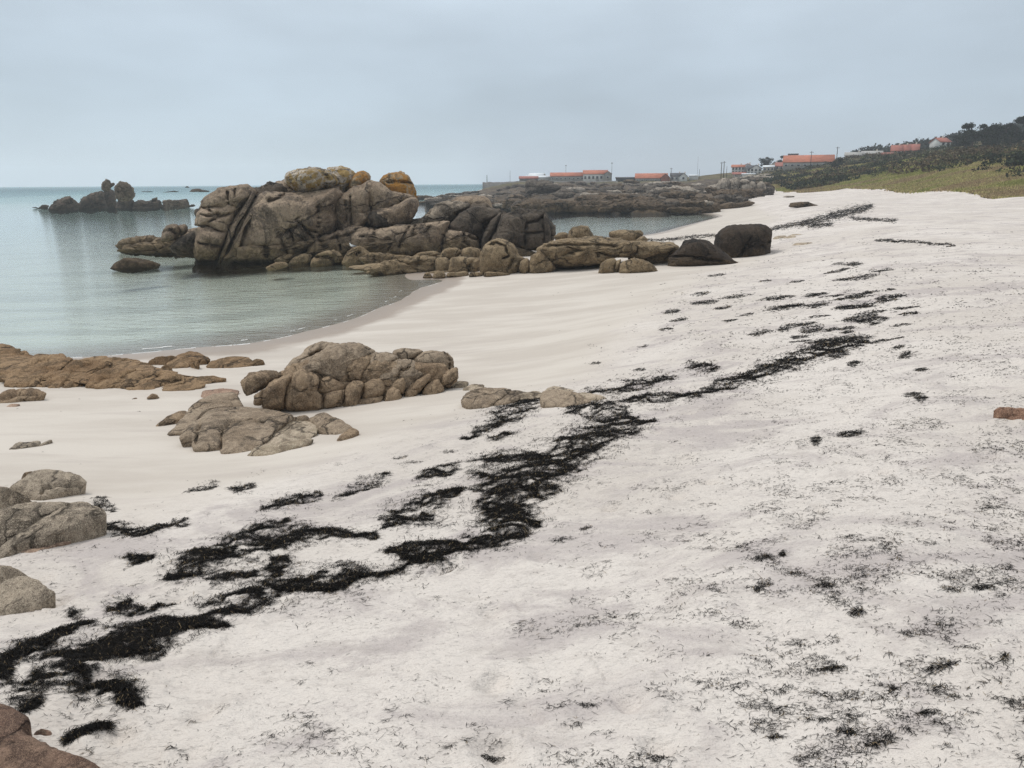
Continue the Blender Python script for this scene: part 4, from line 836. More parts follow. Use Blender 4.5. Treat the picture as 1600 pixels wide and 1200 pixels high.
DRIFTS = [
 ('ragged black seaweed heap spreading beside the reddish granite slab', [[(28,1085,13),(90,1055,16),(140,1030,22),(200,1000,19),(260,985,18),(320,985,11),(352,985,4)], [(120,1060,20),(160,1080,22),(190,1095,11),(222,1106,3)], [(45,1110,10),(70,1098,10)]]),
 ('thin black seaweed streak reaching the frame above the ragged corner heap', [[(0,1040,13),(20,1030,9),(70,1008,11),(100,995,10),(135,980,4)], [(-20,1045,14),(15,1050,6)]]),
 ('small black seaweed streak alone near the reddish granite slab', [[(105,1158,5),(140,1148,7),(166,1138,3)]]),
 ('long black seaweed bar, lower arm of the forked drift', [[(305,960,10),(370,945,12),(430,920,14),(500,908,12),(560,900,10),(625,888,6)]]),
 ('black seaweed drift bent like an elbow, upper arm of the fork', [[(268,905,10),(300,885,15),(350,865,15),(420,845,17),(480,832,8),(540,830,7),(585,830,3)], [(430,850,14),(435,875,14),(425,895,6)], [(330,915,5),(400,890,4)]]),
 ('broad black seaweed bar leading to the great dark drift', [[(612,862,8),(660,868,17),(720,850,15),(780,838,12),(822,838,6)], [(632,880,8),(690,878,8)]]),
 ('black seaweed slick between the forked drift and the pale ledge', [[(590,812,6),(640,800,15),(680,780,13),(722,765,4)]]),
 ('short black seaweed lens up-beach of the damp sand step', [[(655,748,8),(690,735,7),(722,722,3)]]),
 ('great zigzag drift of black seaweed running up the beach', [[(848,820,5),(810,810,14),(778,795,23),(772,770,24),(820,750,27),(860,725,25),(890,705,22),(930,685,19),(980,668,15),(1022,662,4)], [(885,640,4),(930,640,14),(985,656,13)], [(820,768,8),(880,762,4)]]),
 ('black seaweed finger branching off the great zigzag drift', [[(738,725,11),(790,715,8),(852,708,3)], [(740,738,6),(760,742,3)]]),
 ('dark seaweed tangle against the pale low ledge', [[(728,688,2),(770,660,12),(800,642,14),(842,630,4)], [(768,688,7),(792,678,6)], [(800,628,4),(840,628,4)]]),
 ('black seaweed clump just past the pale low ledge', [[(918,612,4),(960,610,7),(1000,600,9),(1048,588,4)], [(975,632,4),(1030,622,9),(1075,622,3)], [(870,610,2),(895,611,2)]]),
 ('long slanting line of black seaweed up the middle beach', [[(1068,628,3),(1120,608,7),(1170,590,8),(1210,575,9),(1260,555,9),(1310,540,9),(1358,532,3)]]),
 ('oval black seaweed clump on white sand above the pale ledge', [[(1074,570,4),(1095,573,7),(1122,575,3)]]),
 ('distant black seaweed line curving along the far beach', [[(1203,358,1.8),(1250,350,3.6),(1300,338,5.2),(1340,328,5.5),(1362,322,3)], [(1262,353,3),(1300,350,2.5)], [(1330,341,1.5),(1400,345,2.2)]]),
 ('thin dark seaweed line from dark dome rock to blackish boulder', [[(1000,374,1.4),(1040,375,1.5),(1080,370,1.9),(1118,368,1.7)]]),
 ('thin seaweed trail across the upper far sand', [[(1368,375,1.2),(1420,378,1.5),(1490,384,.8)]]),
 ('black seaweed string trailing from the long-armed grey outcrop', [[(135,824,5),(180,830,7),(230,830,6),(288,818,3)], [(138,792,3),(160,785,4),(178,790,1.5)]]),
 ('wedge-shaped black seaweed clump near the sunken grey rock pair', [[(204,873,6),(222,879,9),(243,877,3)]]),
 ('black seaweed slip on the slope below the damp sand step', [[(408,797,4),(440,788,7),(475,776,5),(502,771,2)], [(523,774,3),(560,760,4.5),(605,746,2)], [(395,837,3),(430,822,6),(462,815,2)]]),
 ('small seaweed fleck at the foot of the damp sand slope', [[(298,766,2),(340,758,2.5)], [(362,768,3),(382,766,4.5),(402,762,1.5)]]),
 ('wispy seaweed tangle between grey rock pair and forked drift', [[(165,952,5),(200,945,8),(232,950,5)], [(240,952,3),(280,945,2)], [(120,960,5),(110,965,3)]]),
]
LOOSE = ('slip on the slope', 'fleck at the foot', 'just past the pale', 'string trailing', 'wispy seaweed tangle', 'distant black')
jobs = []
for lab, ln in DRIFTS:
    if any(w in lab for w in LOOSE) and len(ln) > 1: jobs += [(lab, [q], 'pieces: ' + lab) for q in ln]
    else: jobs.append((lab, ln, None))
for lab, ln, grp in jobs:
    X, Y = stroke_pts(ln, 1.7 if ln[0][0][1] > 400 else 3.0)
    o = strands('seaweed_drift', X, Y, heap=.016); tag(o, lab, 'seaweed', grp)
# small look-alike clumps
SM = [[(1215,466,26,3)],[(1225,481,30,3.5)],[(1275,478,20,3)],[(1250,507,25,2.5)],[(1268,514,18,6)],[(1188,521,18,4)],[(1335,478,30,3)],[(1345,497,28,5)],[(1360,488,22,3)],[(1300,531,40,4)],[(1095,459,13,3)],[(1050,487,13,3)],[(1105,472,16,4)],
 [(1150,463,24,2)],[(1130,480,14,2)],[(1340,434,30,3)],[(1330,412,12,2)],[(1310,412,10,2)],[(1330,467,32,2)],[(1390,465,26,3)],[(1245,440,12,1.5)],[(1195,440,10,1.5)],[(1120,430,14,2)],[(1090,474,12,3)],[(1060,500,14,2.5)],[(1040,515,10,2)],[(1140,502,12,2)],[(1165,492,12,2)],
 [(1365,500,24,4)],[(1420,490,16,2.5)],[(1225,514,10,4)],[(1005,540,7,2.5)],[(1000,577,9,2)],[(930,568,8,2)],[(1340,530,22,4)],[(1310,555,16,6)],[(1240,568,14,4)],[(1415,555,10,4)],[(1335,568,10,5)],[(1440,575,10,3)],
 [(1190,876,13,5)],[(1222,868,5,4)],[(1245,897,14,4)],[(1190,922,14,6)],[(1285,920,20,5)],[(1340,953,13,6)],[(1535,918,16,5)],[(878,845,17,5)],[(1322,1138,16,8)],[(1375,1155,26,7)],[(1470,1040,28,8)],[(1450,1116,18,4)],[(1570,1036,7,7)],
 [(1275,688,8,8)],[(1425,618,14,4)],[(1330,676,20,4)],[(1440,625,10,6)],[(684,818,9,5)],[(915,828,9,3)],[(770,1170,18,4)],[(915,1100,14,2)],[(1395,1068,8,6)],[(1530,1100,18,6)],[(1300,1040,22,3)],[(640,722,20,2.5)],[(625,715,12,2)],[(700,705,12,2)]]
sr = np.random.default_rng(4)
for _ in range(34):
    yy = sr.uniform(412, 548); SM.append([(sr.uniform(1300 - (yy - 412) * 1.3, 1425), yy, sr.uniform(7, 20), sr.uniform(1.4, 3))])
for (x, y, a, b), in SM:
    n = int(max(60, a * b * (5.5 if y < 700 else 1.2 if y < 1000 else .4))); r_ = np.sqrt(wr.random(n)); th = wr.random(n) * 2 * math.pi
    X = x + a * r_ * np.cos(th) * np.exp(wr.normal(0, .18, n)); Y = y + b * r_ * np.sin(th) * np.exp(wr.normal(0, .25, n)) + .12 * (x - X)
    g_ = hit(X, Y); nn_ = fbm(np.stack([g_[:, 0] * 4, g_[:, 1] * 7, 0 * X], 1), 79, 4, .65); k_ = (nn_ > (-.9 if y < 700 else -.5) + wr.normal(0, .2, n)); X, Y = X[k_], Y[k_]
    if len(X) < 8: continue
    ts = np.linspace(-.95, .95, max(6, int(a / 1.2))); X = np.concatenate([X, x + a * ts]); Y = np.concatenate([Y, y - .12 * a * ts + .2 * b * np.sin(ts * 5 + x)])
    lab, grp = (('dark seaweed streak lying between the slanting line and the blackish boulder', 'streaks on the middle beach') if y < 530 and x < 1330 else ('dark seaweed streak on the upper sand beyond the end of the slanting line', 'streaks on the upper beach') if y < 530
        else ('small dark seaweed tuft on the flecked sand near the pinkish-brown rock', 'tufts near the pinkish rock') if y < 700 and x > 1150 else ('small black seaweed bit beside the great zigzag drift', 'bits beside the zigzag drift') if x < 1010 and y < 1000
        else ('compact black seaweed clump on the mottled mauve sand', 'clumps on the mottled sand') if y < 1000 else ('wispy black seaweed tangle on the open foreground sand', 'tangles on the foreground sand'))
    tag(strands('seaweed_clump', X, Y, heap=.008, length=.05), lab, 'seaweed', grp)
# loose strands all over the upper beach
def scatter(n):
    n = int(n * 1.35); X = wr.uniform(-160, 2000, n * 3); Y = 318 + (1290 - 318) * wr.random(n * 3) ** .8
    g = hit(X, Y); d = np.hypot(g[:, 0], g[:, 1])
    q = np.stack([g[:, 0], g[:, 1], 0 * X], 1)
    cl = fbm(q * np.array([.55, .9, 1]), 51, 4, .6); cl2 = fbm(q * 2.6, 57, 3)
    dens = .28 + .5 * np.clip((cl + .15) * 1.2, 0, 1)
    dens *= np.clip(.5 + 1.2 * cl2, .1, 1.4) * np.clip(.5 + 1.3 * fbm(q * np.array([5, 9, 1]), 61, 3), .1, 1.5)
    right = np.clip((X - 880 - .35 * (900 - Y) * (Y > 600)) / 300, 0, 1)
    blob = np.exp(-(((X - 1260) / 190) ** 2 + ((Y - 880) / 110) ** 2)) + .28 * np.exp(-(((X - 1310) / 240) ** 2 + ((Y - 1110) / 90) ** 2)) + 1.0 * np.exp(-(((X - 1400) / 260) ** 2 + ((Y - 540) / 130) ** 2)) + .8 * np.exp(-(((X - 1420) / 200) ** 2 + ((Y - 760) / 90) ** 2))
    dens *= .12 + .5 * right + .8 * blob - .25 * np.clip((X - 1600) / 300, 0, 1)
    up = np.clip((g[:, 2] - 1.15) / .35, 0, 1); dens *= up + .03
    dens *= np.clip((Y - 330) / 90, .12, 1)
    dens = np.minimum(dens, .42 - .2 * np.clip((Y - 1000) / 150, 0, 1))
    k = wr.random(n * 3) < dens
    return X[k], Y[k]
X, Y = scatter(175000)
tag(strands('loose_seaweed', X, Y, heap=.004, length=.03, width=.003, minw=.6, bright=.006), 'thin dark seaweed strands strewn over the upper beach', 'seaweed', kind='stuff')
X, Y = scatter(4200)
# longer curled strands in small tufts
m_ = 9; Xc = np.repeat(X, m_) + wr.normal(0, 5.5, len(X) * m_); Yc = np.repeat(Y, m_) + wr.normal(0, 2.2, len(X) * m_)
tag(strands('seaweed_tufts', Xc, Yc, heap=.006, length=.05, width=.0034, minw=.62), 'dark curled seaweed tufts scattered over the white sand', 'seaweed', kind='stuff')

# ================================================================== vegetation
VEGM = vcol('leaves')
vr = np.random.default_rng(3)
def leaf_quads(P, size, nrm=None, aspect=1.0):
    n = len(P); a = vr.normal(size=(n, 3)); a /= np.linalg.norm(a, axis=1, keepdims=True)
    b = vr.normal(size=(n, 3)); b -= a * (a * b).sum(1, keepdims=True); b /= np.linalg.norm(b, axis=1, keepdims=True)
    s = (size * vr.uniform(.6, 1.4, n))[:, None] if np.isscalar(size) else (size * vr.uniform(.6, 1.4, n))[:, None]
    a = a * s * .5; b = b * s * .5 * aspect
    V = np.stack([P - a - b * .3, P + b, P + a - b * .3, P - b], 1).reshape(-1, 3)
    return V, np.arange(n * 4).reshape(n, 4)
def on_land(az, r):
    x = r * np.sin(az); y = r * np.cos(az); return np.stack([x, y, sand_z(x, y)], 1)
def scrub():
    n = 5200
    az = vr.uniform(AZ_V0 - .005, math.radians(40), n); re = np.interp(az, eA, eR)
    r = re * (1.06 + 2.4 * vr.random(n) ** 1.6)
    P = on_land(az, r); m = veg_mask(P[:, 0], P[:, 1]) & (r < 420); P, r, az, re = P[m], r[m], az[m], re[m]
    q = P * np.array([.05, .05, 0])
    kind = fbm(q, 91, 3) + vr.normal(0, .25, len(P))
    tfront = np.clip((r / re - 1.0) / .55, 0, 1)         # grass belt first, scrub higher up
    px, _ = proj(P); belt = np.interp(px, [1185, 1300, 1400, 1600], [.0, .1, .28, .45])
    keep = (r / re - 1.0) > belt * vr.uniform(.6, 1.3, len(P)); P, r, kind = P[keep], r[keep], kind[keep]
    rad = vr.uniform(.7, 1.9, len(P)); k = 42
    ctr = np.repeat(P, k, 0); R = np.repeat(rad, k)
    d = vr.normal(size=(len(ctr), 3)); d /= np.linalg.norm(d, axis=1, keepdims=True); rr_ = vr.random(len(ctr)) ** .4
    L = ctr + d * np.stack([R, R, R * .62], 1) * rr_[:, None]; L[:, 2] += R * .3
    V, Fq = leaf_quads(L, R * .30)
    base = np.where(kind[:, None] > .42, np.array([[.085, .062, .032]]), np.where(kind[:, None] > .05, np.array([[.05, .055, .022]]), np.array([[.02, .027, .013]])))
    base = base * np.exp(vr.normal(0, .25, (len(base), 1)))
    C = np.repeat(np.repeat(base, k, 0) * np.exp(vr.normal(0, .3, (len(L), 1))), 4, 0)
    me = mesh_arrays('scrub', V, [Fq], False); attr_color(me, 'col', C)
    tag(obj('scrub', me, VEGM), 'dark green and brown coastal scrub covering the hillside', 'scrub', kind='stuff')
    # grass belt
    n = 300000; az = vr.uniform(AZ_V0 - .004, math.radians(38), n); re = np.interp(az, eA, eR)
    r = re * (.985 + .7 * vr.random(n) ** 1.2); P = on_land(az, r)
    m = veg_mask(P[:, 0], P[:, 1]) | (vr.random(n) < .03 * (r / re > .99)); P = P[m]
    h = vr.uniform(.15, .45, len(P)); ang = vr.uniform(0, math.pi, len(P)); w = vr.uniform(.07, .16, len(P))
    t = np.stack([np.cos(ang), np.sin(ang), 0 * ang], 1) * w[:, None]; lean = np.stack([vr.normal(0, .12, len(P)), vr.normal(0, .12, len(P)), h], 1)
    V = np.stack([P - t, P + t, P + lean + t * .3, P + lean - t * .3], 1).reshape(-1, 3); Fq = np.arange(len(P) * 4).reshape(-1, 4)
    kk = fbm(P * np.array([.07, .16, 0]), 97, 3) + vr.normal(0, .2, len(P))
    base = np.where(kk[:, None] > .25, np.array([[.36, .27, .15]]), np.where(kk[:, None] > -.25, np.array([[.42, .36, .16]]), np.array([[.29, .29, .09]])))
    C = np.repeat(base * np.exp(vr.normal(0, .22, (len(P), 1))), 4, 0)
    me = mesh_arrays('dune_grass', V, [Fq], False); attr_color(me, 'col', C)
    tag(obj('dune_grass', me, VEGM), 'yellow-green dune grass belt along the top of the beach', 'grass', kind='stuff')
    # far woods on the hill behind
    n = 2600; px = vr.uniform(1300, 1900, n); r = vr.uniform(480, 760, n); az = np.array(az_of(px))
    P = on_land(az, r); keep = (px > 1330 + .0 * r) ; P, r = P[keep], r[keep]
    k = 34; rad = vr.uniform(2.2, 4.2, len(P)); ctr = np.repeat(P, k, 0); R = np.repeat(rad, k)
    d = vr.normal(size=(len(ctr), 3)); d /= np.linalg.norm(d, axis=1, keepdims=True)
    L = ctr + d * np.stack([R, R, R * .9], 1) * (vr.random(len(ctr)) ** .4)[:, None]; L[:, 2] += R * 1.1
    V, Fq = leaf_quads(L, R * .36); C = np.repeat(np.repeat(np.array([[.018, .026, .016]]) * np.exp(vr.normal(0, .3, (len(P), 1))), k, 0) * np.exp(vr.normal(0, .3, (len(L), 1))), 4, 0)
    me = mesh_arrays('far_woods', V, [Fq], False); attr_color(me, 'col', C)
    tag(obj('far_woods', me, VEGM), 'dark wooded ridge fading into low cloud behind the houses', 'woods', kind='stuff')
scrub()

BARK = plain('bark', (.06, .045, .035), .9, .3, 2)
def tube(P, rad, k=7):
    P = np.asarray(P, float); V = []; n = len(P)
    for i in range(n):
        t = P[min(i + 1, n - 1)] - P[max(i - 1, 0)]; t /= np.linalg.norm(t)
        a = np.cross(t, [0.3, .9, .1]); a /= np.linalg.norm(a); b = np.cross(t, a)
        for j in range(k):
            th = 2 * math.pi * j / k; V.append(P[i] + rad[i] * (math.cos(th) * a + math.sin(th) * b))
    Fq = [(i * k + j, i * k + (j + 1) % k, (i + 1) * k + (j + 1) % k, (i + 1) * k + j) for i in range(n - 1) for j in range(k)]
    V += [P[0], P[-1]]; m0 = n * k
    T3 = [(m0, (j + 1) % k, j) for j in range(k)] + [(m0 + 1, (n - 1) * k + j, (n - 1) * k + (j + 1) % k) for j in range(k)]
    return np.array(V), np.array(Fq), np.array(T3)
def merge(parts):
    V, Q, T = [], [], []; o = 0
    for v, q, t in parts:
        V.append(v); Q.append(q + o); T.append(t + o); o += len(v)
    return np.concatenate(V), np.concatenate(Q), np.concatenate(T)
def tree(px, D, h, spread, label, group=None, colr=(.014, .021, .012), trunk=.45):
    a = float(az_of(float(px))); P = on_land(np.array([a]), np.array([float(D)]))[0]
    root = empty('pine_tree', P - np.array([0, 0, .2]), label, 'tree', group)
    lean = vr.normal(0, .06 * h, 2)
    spine = [np.array([lean[0] * t * t, lean[1] * t * t, h * .92 * t]) for t in np.linspace(0, 1, 6)]
    parts = [tube(spine, np.linspace(.035 * h, .008 * h, 6))]
    C = []; 
    for i in range(13):
        t = vr.uniform(trunk, .98); s0 = spine[0] * 0 + np.array([lean[0] * t * t, lean[1] * t * t, h * .92 * t])
        th = vr.uniform(0, 2 * math.pi); rl = spread * vr.uniform(.45, 1.0) * (1.15 - .55 * abs(t - .65) / .35)
        e_ = s0 + np.array([math.cos(th) * rl, math.sin(th) * rl, h * vr.uniform(.0, .14)])
        parts.append(tube([s0, (s0 + e_) / 2 + np.array([0, 0, .03 * h]), e_], [.011 * h, .008 * h, .003 * h], 5))
        C += [e_, (s0 + e_) / 2 + np.array([0, 0, .06 * h])]
    V, Q, T3 = merge(parts); obj('trunk', mesh_arrays('trunk', V, [Q, T3]), BARK, root)
    C = np.array(C); k = 110; ctr = np.repeat(C, k, 0); R = np.repeat(vr.uniform(.10, .19, len(C)) * h, k)
    d = vr.normal(size=(len(ctr), 3)); d /= np.linalg.norm(d, axis=1, keepdims=True)
    L = ctr + d * np.stack([R * 1.15, R * 1.15, R * .7], 1) * (vr.random(len(ctr)) ** .45)[:, None]
    V, Fq = leaf_quads(L, .055 * h); cl = np.repeat(np.array([colr]) * np.exp(vr.normal(0, .35, (len(L), 1))), 4, 0)
    me = mesh_arrays('crown', V, [Fq], False); attr_color(me, 'col', cl); obj('crown', me, VEGM, root)
for px, D, h, sprd, lab in [(1512, 330, 9.5, 3.6, 'tall dark pine at the end of the grove beside the pink-roofed cottage'), (1527, 345, 9.0, 3.5, None), (1545, 335, 11, 4.0, None), (1560, 350, 10.5, 4.0, None), (1578, 340, 9.0, 3.8, None), (1592, 350, 12.0, 4.2, None), (1612, 335, 11.5, 4.2, None), (1488, 350, 6.0, 3.2, 'short dark pine crowding the pink-roofed cottage'), (1500, 325, 5.5, 3.0, None), (1570, 322, 6.0, 3.2, None), (1540, 320, 5.5, 3.2, None)]:
    tree(px, D, h * (.92 if px < 1535 else .74), sprd * .9, lab or 'dark pine in the grove on the hillside crest', 'pines of the hillside grove', trunk=.25)
tree(1194, 470, 7.5, 3.4, 'round dark tree beside the white gabled house', trunk=.2)
tree(1220, 470, 7.0, 3.0, 'round dark tree against the end of the big orange-roofed warehouse', trunk=.2)
tree(1306, 325, 4.2, 3.0, 'low dark bushy tree on the scrub crest near a thin pole', trunk=.1)

# ================================================================== buildings
def tiles(name, c, sc=6):
    t = NT(name); k = t.mix(t.mr(t.noise(.5, 5, .6), .3, .7), tuple(v * .8 for v in c), tuple(v * 1.15 for v in c))
    w = t.n('ShaderNodeTexWave', wave_type='BANDS', bands_direction='X'); w.inputs['Scale'].default_value = sc; t.l(t.geo.outputs['Position'], w.inputs[0])
    t.bsdf(k, .85, t.bump(w.outputs[1], .4, .05), .2); return t.m
M_ORANGE, M_PINKROOF = tiles('orange_roof_tiles', (.42, .155, .095)), tiles('faded_red_roof_tiles', (.33, .13, .10))
M_WHITE, M_GREYW = plain('white_render', (.72, .72, .70), .8, .06, .6), plain('grey_concrete', (.33, .32, .30), .9, .12, .6)
M_DARKROOF, M_LIGHTROOF = plain('dark_slate_roof', (.05, .05, .055), .7, .2, .6), plain('pale_metal_roof', (.66, .69, .70), .5, .06, .6)
M_BEIGE, M_GLASS, M_BRICK = plain('beige_render', (.46, .41, .35), .85, .1, .6), plain('window_glass', (.03, .04, .05), .15, .1, 1, .6), plain('brick_red_wall', (.30, .11, .075), .85, .15, .8)
M_STONE = plain('quay_stone', (.16, .15, .135), .9, .25, .5)
def boxv(x0, x1, y0, y1, z0, z1):
    return np.array([(x0,y0,z0),(x1,y0,z0),(x1,y1,z0),(x0,y1,z0),(x0,y0,z1),(x1,y0,z1),(x1,y1,z1),(x0,y1,z1)], float)
BQ = np.array([(0,3,2,1),(4,5,6,7),(0,1,5,4),(1,2,6,5),(2,3,7,6),(3,0,4,7)])
def building(name, label, cat, px0, px1, yb, ye, yr, D, wall, roof, style='long', depth=9, wins=0, doors=0, group=None, winsize=(.9, 1.1), floors=1, skew=0.0, over=.35):
    pc = .5 * (px0 + px1); az = float(az_of(pc)); m_ = D / F_PX
    w = (px1 - px0) * m_; zb = CAM_Z + (hor(pc) - yb) * m_; ze = CAM_Z + (hor(pc) - ye) * m_; zr = CAM_Z + (hor(pc) - yr) * m_
    c = on_land(np.array([az]), np.array([float(D)]))[0]
    loc = np.array([c[0], c[1], zb]); root = empty(name, loc, label, cat, group); root.rotation_euler.z = -az + skew
    g = min(c[2] - zb, 0) - 1.5; H = ze - zb; R = zr - zb; d = depth; hw = w / 2
    if style == 'gable':          # gable end towards the sea and camera
        V = np.array([(-hw,0,g),(hw,0,g),(hw,d,g),(-hw,d,g),(-hw,0,H),(hw,0,H),(hw,d,H),(-hw,d,H),(0,0,R),(0,d,R)], float)
        obj('wall', mesh_arrays('wall', V, [np.array([(0,3,2,1),(1,2,6,5),(3,0,4,7)]), np.array([(0,1,5,8,4)]), np.array([(2,3,7,9,6)])], False), wall, root)
        s = (R - H) / hw; o = over; t = .22
        pr = [(-hw - o, H - o * s), (0, R), (hw + o, H - o * s), (hw + o, H - o * s + t), (0, R + t * 1.2), (-hw - o, H - o * s + t)]
        V = np.array([(x, -o, z + .02) for x, z in pr] + [(x, d + o, z + .02) for x, z in pr])
        Fq = np.array([(i, i + 6, (i + 1) % 6 + 6, (i + 1) % 6) for i in range(6)]); caps = np.array([(0,1,4,5),(1,2,3,4),(6,11,10,7),(7,10,9,8)])
    else:                         # ridge parallel to the shore
        V = np.array([(-hw,0,g),(hw,0,g),(hw,d,g),(-hw,d,g),(-hw,0,H),(hw,0,H),(hw,d,H),(-hw,d,H),(-hw,d/2,R),(hw,d/2,R)], float)
        obj('wall', mesh_arrays('wall', V, [np.array([(0,1,5,4),(2,3,7,6),(0,3,2,1)]), np.array([(1,2,6,9,5)]), np.array([(3,0,4,8,7)])], False), wall, root)
        s = (R - H) / (d / 2); o = over; t = .22
        pr = [(-o, H - o * s), (d / 2, R), (d + o, H - o * s), (d + o, H - o * s + t), (d / 2, R + t * 1.2), (-o, H - o * s + t)]
        V = np.array([(-hw - o, y, z + .02) for y, z in pr] + [(hw + o, y, z + .02) for y, z in pr])
        Fq = np.array([(i, (i + 1) % 6, (i + 1) % 6 + 6, i + 6) for i in range(6)]); caps = np.array([(5,4,1,0),(4,3,2,1),(6,7,10,11),(7,8,9,10)])
    ro_ = obj('roof', mesh_arrays('roof', V, [Fq, caps], False), roof, root)
    if name in ('house', 'cottage'):
        cx_, cy_ = (hw * .45, d * .5) if style != 'gable' else (hw * .35, d * .6)
        obj('chimney', mesh_arrays('chimney', boxv(cx_ - .3, cx_ + .3, cy_ - .3, cy_ + .3, H, R + .9), [BQ], False), M_BEIGE, ro_)
    fh = H / floors
    for f in range(floors):
        for i in range(wins):
            x = -hw + w * (i + .5 + (.5 if doors and f == 0 else 0) * 0) / wins; z = fh * f + fh * .55
            fr = mesh_arrays('window', boxv(x - winsize[0]/2 - .1, x + winsize[0]/2 + .1, -.08, .02, z - winsize[1]/2 - .1, z + winsize[1]/2 + .1), [BQ], False)
            wo = obj('window', fr, M_WHITE if wall is not M_WHITE else M_GREYW, root)
            obj('pane', mesh_arrays('pane', boxv(x - winsize[0]/2, x + winsize[0]/2, -.11, -.05, z - winsize[1]/2, z + winsize[1]/2), [BQ], False), M_GLASS, wo)
    for i in range(doors):
        x = -hw + w * (i + 1) / (doors + 1) + .3 * fh
        obj('door', mesh_arrays('door', boxv(x - .22 * fh, x + .22 * fh, -.07, .02, .02, fh * .72), [BQ], False), M_GREYW, root)
    return root
building('warehouse', 'long low warehouse with orange roof on the quay', 'warehouse', 861, 912, 283.5, 276, 271, 450, M_GREYW, M_ORANGE, depth=12, wins=8, winsize=(1.0, .7))
building('warehouse', 'taller warehouse with orange roof at the end of the long low one', 'warehouse', 912, 948, 283.5, 273, 267.5, 448, M_WHITE, M_ORANGE, depth=14, wins=6, winsize=(1.0, 1.4), doors=1)
building('warehouse_end', 'grey end wing of the orange-roofed quay warehouse', 'warehouse', 944, 955, 283.5, 272.5, 269, 447, M_GREYW, M_ORANGE, style='gable', depth=13, wins=1)
building('shed', 'low brick-red roofed shed beside the white slanting roofs', 'shed', 812, 840, 284, 279.5, 276.5, 452, M_STONE, M_PINKROOF, depth=9)
building('hall', 'white hall with a slanting pale roof on the quay', 'building', 824, 862, 283.5, 278, 275.5, 456, M_WHITE, M_LIGHTROOF, depth=12, skew=.12)
building('hall', 'higher white hall with pale roof behind the lower slanting one', 'building', 826, 848, 282, 275, 272, 470, M_WHITE, M_LIGHTROOF, depth=10, skew=-.15)
building('shed', 'long dark grey flat shed left of a smaller orange-roofed store', 'shed', 963, 994, 284.5, 279, 277.8, 455, plain('dark_cladding', (.07, .075, .085), .7, .1), M_DARKROOF, depth=8)
building('store', 'smaller orange-roofed store with brick-red gable on the quay', 'store', 994, 1041, 284.5, 279, 272.3, 440, M_GREYW, M_ORANGE, depth=16, wins=7, winsize=(1.0, .5))
building('store_wing', 'brick-red gabled wing against the smaller orange-roofed store', 'store', 1033, 1046, 284, 278, 272.5, 437, M_BRICK, M_ORANGE, style='gable', depth=6)
building('house', 'small white house with dark slate roof beside a tall pole', 'house', 1048, 1066, 282.5, 276, 272, 440, M_WHITE, M_DARKROOF, depth=8, wins=3)
building('house', 'white gabled end of the small slate-roofed house', 'house', 1062, 1073, 282, 276, 272, 436, M_WHITE, M_DARKROOF, style='gable', depth=8, wins=1)
building('hut', 'tiny white flat hut past the slate-roofed house', 'hut', 1077, 1090, 281, 275.5, 274.5, 445, M_WHITE, M_LIGHTROOF, depth=5)
building('house', 'white house with orange roof and two rows of windows', 'house', 1143, 1161, 272.5, 263.5, 260.5, 450, M_WHITE, M_ORANGE, wins=4, floors=2, depth=9)
building('house', 'white house with steep orange gable between two others', 'house', 1158, 1175, 272, 263, 258.8, 455, M_WHITE, M_ORANGE, style='gable', wins=2, floors=2, depth=9)
building('house', 'largest white gabled house with dark roof by the scrub', 'house', 1172, 1188, 274, 265.5, 260.8, 440, M_WHITE, M_DARKROOF, style='gable', wins=3, floors=2, depth=10)
building('house_wing', 'white wing with dark roof attached to the largest gabled house', 'house', 1167, 1180, 274, 265.5, 261.5, 446, M_WHITE, M_DARKROOF, wins=3, floors=2, depth=8)
building('shed', 'low red-roofed shed in front of the white houses', 'shed', 1145, 1163, 277, 273.5, 271, 425, M_BEIGE, M_PINKROOF, depth=6, wins=2, winsize=(.7, .6))
building('garage', 'white low garage at the foot of the largest gabled house', 'garage', 1160, 1178, 277, 273.5, 272.8, 420, M_WHITE, M_LIGHTROOF, depth=5, doors=1)
building('house', 'beige house with low roof between tree and orange warehouse', 'house', 1192, 1207, 269.5, 263.5, 261.5, 440, M_BEIGE, M_LIGHTROOF, wins=3)
building('house', 'dark-roofed house with red neighbour by the big orange warehouse', 'house', 1201, 1216, 267, 262, 256.5, 450, M_BEIGE, M_DARKROOF, style='gable', wins=2)
building('house', 'small red-roofed house tucked beside the big orange warehouse', 'house', 1211, 1227, 266.5, 262.5, 257.5, 445, M_BEIGE, M_PINKROOF, wins=3)
building('warehouse', 'big warehouse with long orange roof above the dune scrub', 'warehouse', 1227, 1294, 266, 257, 247.5, 380, M_GREYW, M_ORANGE, depth=18, wins=8, winsize=(1.2, .8))
building('block', 'grey concrete block rising behind the big orange warehouse', 'building', 1229, 1243, 262, 246.5, 245.8, 400, plain('weathered_concrete', (.17, .155, .15), .9, .2, .4), M_DARKROOF, depth=6, wins=2, winsize=(.8, 1.0), over=.1)
building('house', 'white row house with grey roof on the scrub crest', 'house', 1319, 1343, 250.5, 248.6, 244.6, 400, M_WHITE, M_GREYW, wins=5, winsize=(.7, .7))
building('house', 'second white house with broad grey roof on the scrub crest', 'house', 1345, 1371, 250.5, 248.2, 243.2, 410, M_WHITE, M_GREYW, wins=4, winsize=(.7, .7))
building('cottage', 'red-roofed house with three roof sections on the hillside', 'cottage', 1389, 1402, 248, 243.5, 236, 390, M_WHITE, M_PINKROOF, wins=2)
building('cottage', 'middle section of the three-part red-roofed house', 'cottage', 1402, 1414, 248, 243.2, 235.6, 391, M_BRICK, M_PINKROOF, wins=2)
building('cottage', 'end section of the three-part red-roofed house', 'cottage', 1414, 1428, 248, 243, 235, 392, M_WHITE, M_PINKROOF, wins=2)
